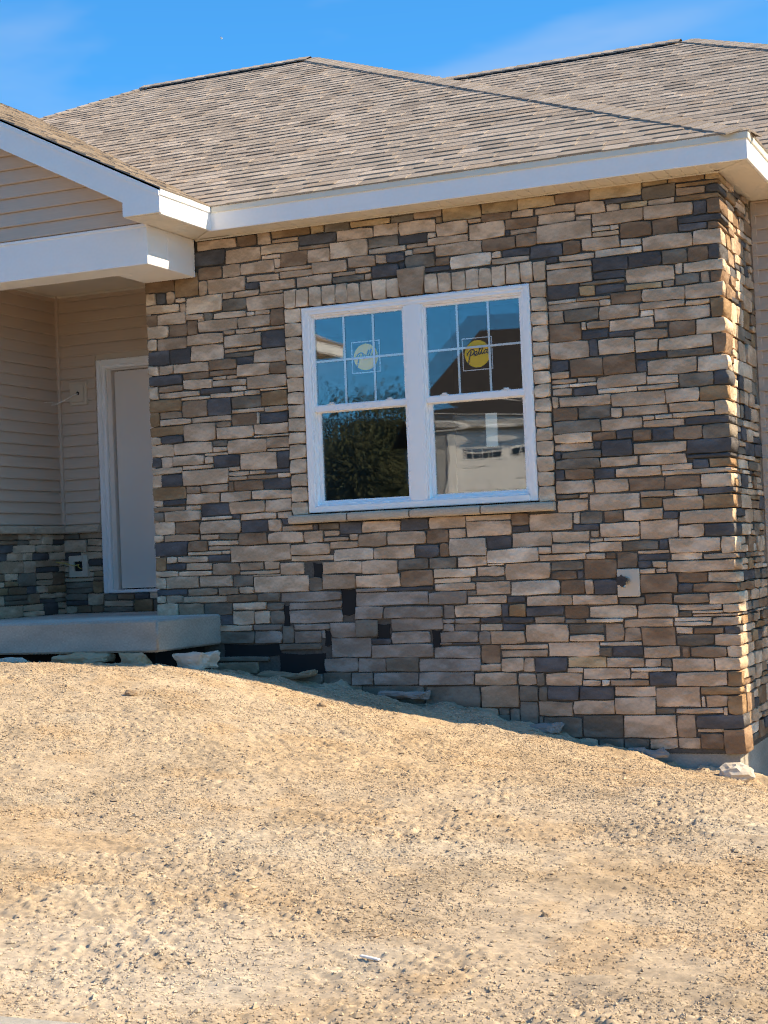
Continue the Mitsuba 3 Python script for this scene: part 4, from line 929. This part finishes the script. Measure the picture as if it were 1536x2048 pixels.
# ------------------------------------------------------------------ porch slab
def slab_mesh():
    prof = []
    r = .022
    for t in np.linspace(0, math.pi / 2, 5):
        prof.append((YS + r - r * math.cos(t), ZSL - r + r * math.sin(t)))
    return prof


put('house__porch_slab__footing', cbox(left_x + 4.5, XS - .16, YS + .22, RW - .1, -1.60, ZSB + .001, .002), 'm_dark')
put('house__porch_slab', cbox(left_x + 4.5, XS, YS, RW, ZSB, ZSL, .016), 'm_concrete', 40, label='grey concrete porch slab under the entry')

# ------------------------------------------------------------------ ground
CP = np.array([(-5, -1.0, -1.03), (-3, -1.0, -1.065), (-1.8, -1.0, -1.075), (-.84, -1.0, -1.11), (-.80, -.25, -1.215), (-3, -.6, -1.14), (-1.5, -.6, -1.16), (-.8, 0, -1.26), (.28, 0, -1.375), (1.49, 0, -1.60), (2.25, 0, -1.78), (3.07, 0, -1.985), (3.25, -.35, -1.98), (3.45, -1.1, -1.91), (3.85, -2.2, -1.835),
               (4.25, -3.4, -1.81), (4.57, -6.32, -1.86), (3.4, -6.7, -1.86), (2.2, -6.95, -1.86), (0, -7, -1.84), (-5, -7, -1.80), (7, -7, -1.95), (0, -3.5, -1.50), (-4, -4, -1.42), (2, -3.5, -1.68), (3.3, -3.5, -1.77),
               (4.3, .5, -2.7), (3.42, .12, -2.06), (4.6, -.6, -2.45), (5.6, 2, -3.2), (4, 3, -3.2), (7, 4, -3.6), (5.6, -2.2, -2.5), (7, -2, -2.8), (5.6, -4.5, -2.05), (7, -4.8, -2.2), (0, 3, -1.6), (-5, 3, -1.4), (2.4, -1.2, -1.76), (1.2, -1.2, -1.56)])
RB = RBFInterpolator(CP[:, :2], CP[:, 2], smoothing=.0005, kernel='thin_plate_spline')


def base_z(x, y):
    sh = np.shape(x)
    q = np.stack([np.clip(np.ravel(x), -5, 7), np.clip(np.ravel(y), -7, 4)], 1)
    z = RB(q).reshape(sh)
    y_ = np.broadcast_to(y, sh)
    road = -2.05
    far = np.interp(-y_, [7.3, 15.2, 15.3, 20, 27, 60, 400], [road, road, -1.86, -.9, .15, 1.2, 6.0])
    t = np.clip((-y_ - 7.05) / .10, 0, 1)
    z = z * (1 - t) + far * t
    r = np.hypot(np.maximum(np.abs(x) - 12, 0), np.maximum(y_ - 8, 0))
    return z - np.clip(r, 0, 60) * .02


def axis(lo, hi, step, far, grow=1.22):
    a = list(np.arange(lo, hi, step))
    s = step
    while a[-1] < far:
        s *= grow
        a.append(a[-1] + s)
    s = step
    while a[0] > -far:
        s *= grow
        a.insert(0, a[0] - s)
    return np.array(a)


gx = axis(-2.6, 4.9, .0105, 420)
gy = axis(-7.1, .10, .0095, 420)
GX_, GY_ = np.meshgrid(gx, gy, indexing='ij')
gz = base_z(GX_, GY_)
fine = ((GX_ > -2.8) & (GX_ < 5.1) & (GY_ > -7.05) & (GY_ < .4)).astype(float)
p3 = np.stack([GX_, GY_, GX_ * 0], -1)
big = (meshkit.fbm(p3 * 1.4, 3, 1) - .5) * .05
mid = (meshkit.fbm(p3 * 7.0, 3, 2) - .5) * .030
n1 = meshkit.noise(p3 * 24, 5)
n2 = meshkit.noise(p3 * 48, 6)
n3 = meshkit.noise(p3 * 90, 7)
patch = np.clip((meshkit.fbm(p3 * 2.0, 3, 9) - .38) * 4, .25, 1.3)
clod = (np.clip(n1 - .52, 0, 1) * .016 + np.clip(n2 - .46, 0, 1) * .020 + (n3 - .5) * .010 - np.clip(meshkit.noise(p3 * 17, 8) - .76, 0, 1) * .07) * patch
near_wall = np.clip((-GY_ + .0) / .4, .6, 1)
lip = np.exp(-(GY_ / .30) ** 2) * (meshkit.fbm(p3 * 4.5, 4, 14) - .42) * .16
gz = gz + fine * (lip + big * near_wall + mid * near_wall + clod)
ni, nj = gz.shape
i, j = np.meshgrid(np.arange(ni - 1), np.arange(nj - 1), indexing='ij')
q = np.stack([i * nj + j, (i + 1) * nj + j, (i + 1) * nj + j + 1, i * nj + j + 1], -1).reshape(-1, 4)
ground = trimesh.Trimesh(np.stack([GX_, GY_, gz], -1).reshape(-1, 3), np.vstack([q[:, [0, 1, 2]], q[:, [0, 2, 3]]]), process=False)
put('ground', ground, 'm_soil', True, label='bare tan dirt yard, graded and strewn with small clods', kind='structure')
from scipy.interpolate import RegularGridInterpolator
_gi = RegularGridInterpolator((gx, gy), gz)


def gz_at(x, y):
    return _gi(np.stack([np.ravel(x), np.ravel(y)], -1))


# gravel and crumbs lying on the dirt: nobody could count them
NG = 105000
px = RNG.uniform(-2.4, 4.8, NG * 3)
py = -6.90 + 6.85 * RNG.power(1.0, NG * 3)
pz = np.zeros_like(px)
dens = np.clip((meshkit.fbm(np.stack([px, py, pz], -1) * 1.7, 3, 21) - .30) * 3.2, .18, 1)
vis = (px > 2.2 - (py + 7) * .82 - .35) & (px < 4.75 - .0 * py)
ok = (RNG.random(len(px)) < dens) & vis & ~((py > -.97) & (px < XS))
px, py = px[ok][:NG], py[ok][:NG]
pz = gz_at(px, py)
iv = np.array([(1, 0, 0), (-.2, 1, .1), (-1, -.1, 0), (.15, -1, -.1), (.1, .1, 1), (0, 0, -1.0)])
jf = np.array([[0, 1, 4], [1, 2, 4], [2, 3, 4], [3, 0, 4], [1, 0, 5], [2, 1, 5], [3, 2, 5], [0, 3, 5]])
sz_ = .0034 + .0072 * RNG.power(.45, len(px)) ** 1.5 * RNG.uniform(.4, 1, len(px))
big_ = RNG.random(len(px)) < .012
sz_[big_] *= 1.9
sc3 = RNG.uniform(.55, 1.35, (len(px), 1, 3)) * sz_[:, None, None]
th = RNG.uniform(0, 2 * np.pi, len(px))
vv = iv[None] * (1 + RNG.uniform(-.28, .28, (len(px), len(iv), 1)))
vv = vv * sc3 * [1.45, 1.0, .70]
c_, s_ = np.cos(th)[:, None], np.sin(th)[:, None]
vv = np.stack([vv[..., 0] * c_ - vv[..., 1] * s_, vv[..., 0] * s_ + vv[..., 1] * c_, vv[..., 2]], -1)
vv += np.stack([px, py, pz + sz_ * .25], -1)[:, None]
ff = jf[None] + (np.arange(len(px)) * len(iv))[:, None, None]
gu = np.repeat(np.c_[RNG.random(len(px)), RNG.random(len(px))], len(iv), 0) * .98 + .01 * (np.arange(len(px) * len(iv)) % 2)[:, None]
put('gravel', trimesh.Trimesh(vv.reshape(-1, 3), ff.reshape(-1, 3), process=False), 'm_gravel', False, gu, label='loose crumbs and pebbles over the dirt yard', kind='stuff')


def lump(x, y, sx, sy, sz, rot, seed, sink=.35):
    m = trimesh.creation.icosphere(subdivisions=2)
    v = np.array(m.vertices)
    r = 1 + .7 * (meshkit.fbm(v * 1.5 + seed * 7.7, 4, seed) - .5) + .35 * (meshkit.noise(v * 3.5 + seed, seed) - .5)
    v = v * r[:, None] * [sx, sy, sz]
    c, s = math.cos(rot), math.sin(rot)
    v = np.stack([v[:, 0] * c - v[:, 1] * s, v[:, 0] * s + v[:, 1] * c, v[:, 2]], 1)
    return trimesh.Trimesh(v + [x, y, float(gz_at(x, y)[0]) + sz * (1 - 2 * sink)], m.faces, process=False)


def rock(x, y, sx, sy, sz, rot, seed, m, label, cat='stone', name='loose_stone', sink=.3):
    put(name, lump(x, y, sx, sy, sz, rot, seed, sink), m, 12, label=label, category=cat)


rock(3.25, -.17, .12, .07, .075, .3, 1, 'm_rock', 'pale flat stone at the foot of the right corner of the stone wall')
rock(-2.1, -1.03, .15, .05, .045, .05, 2, 'm_rock', 'long pale stone lying against the left end of the porch slab')
rock(-.42, -2.0, .045, .03, .025, .4, 5, 'm_rock_brown', 'brown clod on the dirt, leftmost near the porch', 'clod', 'dirt_clod')
rock(.55, -1.05, .035, .025, .02, .9, 6, 'm_rock_brown', 'dark clod on the dirt below the left half of the window', 'clod', 'dirt_clod')
rock(3.5, -5.2, .020, .016, .012, .2, 7, 'm_rock_brown', 'small dark brown clod near the middle of the lower yard', 'clod', 'dirt_clod')
def slabby(x0, x1, y0, y1, z0, z1, seed, m, label):
    b_ = cbox(x0, x1, y0, y1, z0, z1, .016).subdivide().subdivide().subdivide()
    v_ = np.array(b_.vertices)
    v_ += (meshkit.noise(v_ * 60 + seed)[:, None] - .5) * .012
    v_ += (np.stack([meshkit.fbm(v_ * 9 + seed * 5 + q * 9, 4, seed + q) for q in range(3)], 1) - .5) * [.16, .09, .06]
    put('broken_stone', trimesh.Trimesh(v_, b_.faces, process=False), m, 14, label=label, category='stone')


slabby(-1.72, -1.28, -1.0, -.84, -1.075, -1.005, 1, 'm_rock_tan', 'long orange tan broken slab wedged under the porch slab edge')
slabby(-1.16, -.94, -1.0, -.86, -1.10, -1.01, 2, 'm_rock_tan', 'short orange tan broken block under the porch slab, left of its front corner')
slabby(-.80, -.56, -.78, -.55, -1.15, -1.03, 3, 'm_rock', 'pale weathered block beside the right end of the porch slab')
slabby(-.45, .02, -.16, -.04, -1.265, -1.225, 4, 'm_rock_brown', 'thin dark plank of broken stone along the wall base beside the porch')
slabby(.55, .95, -.12, -.03, -1.44, -1.385, 5, 'm_rock_grey', 'grey broken slab leaning at the wall base below the window')
slabby(1.75, 2.0, -.14, -.03, -1.68, -1.62, 6, 'm_rock_grey', 'grey broken slab at the wall base right of the window')
slabby(2.45, 2.75, -.12, -.03, -1.86, -1.80, 7, 'm_rock_grey', 'grey broken slab low at the wall base near the right corner')
m = cbox(-.05, .05, -.008, .008, 0, .008, .003)
a = np.deg2rad(-24)
v = np.array(m.vertices)
v = np.stack([v[:, 0] * math.cos(a) - v[:, 1] * math.sin(a), v[:, 0] * math.sin(a) + v[:, 1] * math.cos(a), v[:, 2]], 1)
cx, cy = 3.07, -5.95
put('wood_chip', trimesh.Trimesh(v + [cx, cy, float(gz_at(cx, cy)[0]) + .006], m.faces, process=False), 'm_chip', label='small white sliver of wood on the dirt in the lower middle', category='wood chip')

# ------------------------------------------------------------------ street
put('kerb', cbox(-60, 60, -7.16, -6.905, -2.1, -1.838, .02), 'm_concrete', 40, label='grey concrete kerb along the street', kind='structure')
put('kerb', cbox(-60, 60, -15.3, -15.13, -2.1, -1.85, .02), 'm_concrete', 40, label='concrete kerb on the far side of the street', kind='structure')
put('road', cbox(-60, 60, -15.13, -7.16, -2.04, -1.99, .002), 'm_asphalt', label='dark asphalt street in front of the house', kind='structure')

# ------------------------------------------------------------------ across the street: what the window mirrors
NH = 'neighbour_house'
labels[NH] = {'label': 'white sided house with a dark roof and garage across the street, mirrored in the window', 'category': 'house'}
YN, ZN = -25.0, .05
nx0, nx1 = -9.05, 4.5
put(NH + '__wall', cbox(nx0, nx1, YN - 9, YN, ZN - .6, 2.75, .01), 'm_far_siding')
bl = []
for k in range(22):
    z = ZN + k * .12
    bl.append(cbox(nx0 - .02, nx0 + .52, YN + .001, YN + .014, z, z + .115, .002))
put(NH + '__lap_siding', join(bl), 'm_far_siding', kind='stuff')
put(NH + '__fascia', cbox(nx0 - .4, nx1 + .4, YN + .38, YN + .41, 2.70, 2.92, .01), 'm_far_white')
put(NH + '__soffit', cbox(nx0 - .4, nx1 + .4, YN - .01, YN + .38, 2.70, 2.73, .01), 'm_far_white')
rv = np.array([(nx0 - .45, YN + .45, 2.90), (nx1 + .45, YN + .45, 2.90), (nx1 + .45, YN - 9.4, 2.90), (nx0 - .45, YN - 9.4, 2.90), (-7.38, YN - 1.9, 5.30), (nx1 - 1, YN - 1.9, 5.55), (nx1 - 1, YN - 6.5, 5.55), (-7.38, YN - 6.5, 5.30)])
rf = [[0, 1, 5], [0, 5, 4], [1, 2, 6], [1, 6, 5], [2, 3, 7], [2, 7, 6], [3, 0, 4], [3, 4, 7], [4, 5, 6], [4, 6, 7], [0, 2, 1], [0, 3, 2]]
put(NH + '__roof', trimesh.Trimesh(rv, rf, process=False), 'm_far_roof')
gd0, gd1, gt = -8.30, -3.4, 2.32
put(NH + '__garage_trim', join([cbox(gd0 - .22, gd0, YN - .02, YN + .05, ZN, gt + .22, .01), cbox(gd1, gd1 + .22, YN - .02, YN + .05, ZN, gt + .22, .01), cbox(gd0, gd1, YN - .02, YN + .05, gt, gt + .22, .01)]), 'm_far_white')
for k in range(4):
    zz0 = ZN + k * (gt - ZN) / 4
    zz1 = zz0 + (gt - ZN) / 4
    put(NH + '__garage_door', join([cbox(gd0, gd1, YN - .03, YN + .02, zz0 + .006, zz1 - .006, .006)]), 'm_far_white')
for k in range(4):
    x0 = gd0 + .16 + k * 1.2
    fr = [cbox(x0 - .03, x0 + 1.0, YN + .02, YN + .035, gt - .40, gt - .10, .004)]
    put(NH + '__garage_window', join(fr), 'm_far_white')
    for q in range(4):
        put(NH + '__garage_window__pane', cbox(x0 + q * .245 + .01, x0 + q * .245 + .225, YN + .0352, YN + .040, gt - .36, gt - .14, .001), 'm_far_glass')


# the house stands turned towards the sunny side of the street
_tw = mi.ScalarTransform4f().translate([-8.5, YN, 0]).rotate([0, 0, 1], -25).translate([8.5, -YN, 0])
for k in scene:
    if k.startswith(NH + '__'):
        scene[k]['to_world'] = _tw


N2 = 'neighbour_house_001'
labels[N2] = {'label': 'tan house corner with a white eave, mirrored at the left edge of the window', 'category': 'house'}
put(N2 + '__wall', cbox(-22, -12.15, -25.0, -17.6, -.5, 4.75, .01), 'm_siding')
put(N2 + '__fascia', join([cbox(-11.39, -11.35, -25.55, -17.0, 4.74, 5.03, .01), cbox(-22.5, -11.391, -25.55, -25.51, 4.74, 5.03, .01)]), 'm_far_white')
put(N2 + '__soffit', cbox(-22.5, -11.39, -25.52, -17.0, 4.735, 4.76, .005), 'm_soffit')
rv = np.array([(-11.31, -25.6, 5.03), (-22.6, -25.6, 5.03), (-22.6, -16.9, 5.03), (-11.31, -16.9, 5.03), (-15.6, -21.3, 7.2), (-18, -21.3, 7.2)])
put(N2 + '__roof', trimesh.Trimesh(rv, [[0, 3, 4], [0, 4, 5], [0, 5, 1], [1, 5, 2], [2, 5, 4], [2, 4, 3], [0, 1, 2], [0, 2, 3]], process=False), 'm_shingle')
put(N2 + '__drip_edge', cbox(-11.345, -11.325, -25.58, -16.95, 5.0, 5.07, .004), 'm_rock_brown')


def leaf_cloud(c, rad, n, size, rng, squash=.8):
    k = max(6, n // 170)
    cc = rng.normal(size=(k, 3))
    cc /= np.linalg.norm(cc, axis=1, keepdims=True)
    cc = cc * rng.uniform(.35, .95, (k, 1)) * np.array(rad) + c
    idx = rng.integers(0, k, n)
    p = cc[idx] + rng.normal(size=(n, 3)) * np.array(rad) * .23
    a = rng.normal(size=(n, 3))
    a /= np.linalg.norm(a, axis=1, keepdims=True)
    b = np.cross(a, rng.normal(size=(n, 3)))
    b /= np.linalg.norm(b, axis=1, keepdims=True)
    s = size * rng.uniform(.6, 1.4, (n, 1))
    V = np.stack([p - a * s, p + b * s * .6, p + a * s, p - b * s * .6], 1).reshape(-1, 3)
    f = np.arange(n)[:, None] * 4
    return trimesh.Trimesh(V, np.vstack([f + [0, 1, 2], f + [0, 2, 3]]), process=False)


TREES = [(-33.5, -62, 8.6, 3.3, 'tall rounded tree mirrored at the far left of the left hand window'), (-29.5, -66, 6.6, 3.2, 'low wide tree mirrored left of the centre of the left hand window'),
         (-25.5, -63, 6.9, 2.6, 'bushy tree mirrored at the right of the left hand window'), (-37.5, -60, 7.4, 3.2, 'dark tree mirrored beyond the left edge of the window'),
         (-22.5, -60, 5.6, 2.6, 'tree mirrored just left of the neighbouring roof'), (-31.5, -57, 5.2, 2.6, 'shrubby tree mirrored low in the left lower sash'), (-27.5, -56, 5.0, 2.6, 'low bushy tree mirrored in the middle of the left lower sash'),
         (-24.0, -55, 4.6, 2.4, 'small dense tree mirrored low at the mullion'), (-35.0, -55, 4.8, 2.4, 'small dark tree mirrored low at the left jamb')]
for t, (tx, ty, th_, tr, lab) in enumerate(TREES):
    z0 = float(np.interp(-ty, [27, 60, 400], [.15, 1.2, 6.0])) - .2
    labels[key_of('tree')] = {'label': lab, 'category': 'tree', 'group': 'trees across the street'}
    key = 'tree' if t == 0 else f'tree_{t:03d}'
    r2 = np.random.default_rng(100 + t)
    tr_pts = [(tx + .1 * math.sin(k), ty, z0 + th_ * .75 * k / 6) for k in range(7)]
    tm = [tube(tr_pts, np.linspace(.16, .04, 7), 7)]
    for k in range(6):
        an = r2.uniform(0, 6.28)
        h0 = th_ * r2.uniform(.2, .6)
        L = tr * r2.uniform(.5, .8)
        tm.append(tube([(tx, ty, z0 + h0), (tx + math.cos(an) * L * .5, ty + math.sin(an) * L * .5, z0 + h0 + L * .35), (tx + math.cos(an) * L, ty + math.sin(an) * L, z0 + h0 + L * .6)], [.07, .05, .02], 6))
    scene[key + '__trunk'] = mikit.ply(join(tm), 'm_bark')
    scene[key + '__crown'] = mikit.ply(leaf_cloud(np.array([tx, ty, z0 + th_ * .56]), (tr, tr, th_ * .46), 9000, .10, r2), 'm_leaf')

# ------------------------------------------------------------------ a bird, a pale speck high in the sky
dirb = _f + ((443 - 768) / FOC) * (math.cos(ROLL) * _r + math.sin(ROLL) * _d) + ((77 - 1024) / FOC) * (-math.sin(ROLL) * _r + math.cos(ROLL) * _d)
bp = CAM + dirb * 70
body = trimesh.creation.icosphere(subdivisions=2)
v = np.array(body.vertices) * [.045, .030, .028]
wing = np.array([(-.02, 0, .01), (.03, .0, .01), (.02, .07, .045), (-.005, .13, .03), (-.02, .07, .04)])
wv = np.vstack([wing + [0, 0, .006], wing, wing * [1, -1, 1] + [0, 0, .006], wing * [1, -1, 1]])
wf = []
for o in (0, 5, 10, 15):
    wf += [[o, o + 1, o + 2], [o, o + 2, o + 4], [o + 2, o + 3, o + 4]]
put('bird', join([trimesh.Trimesh(v + bp, body.faces, process=False), trimesh.Trimesh(wv + bp, wf, process=False)]), 'm_bird', label='tiny pale bird high in the blue sky above the roof', category='bird')
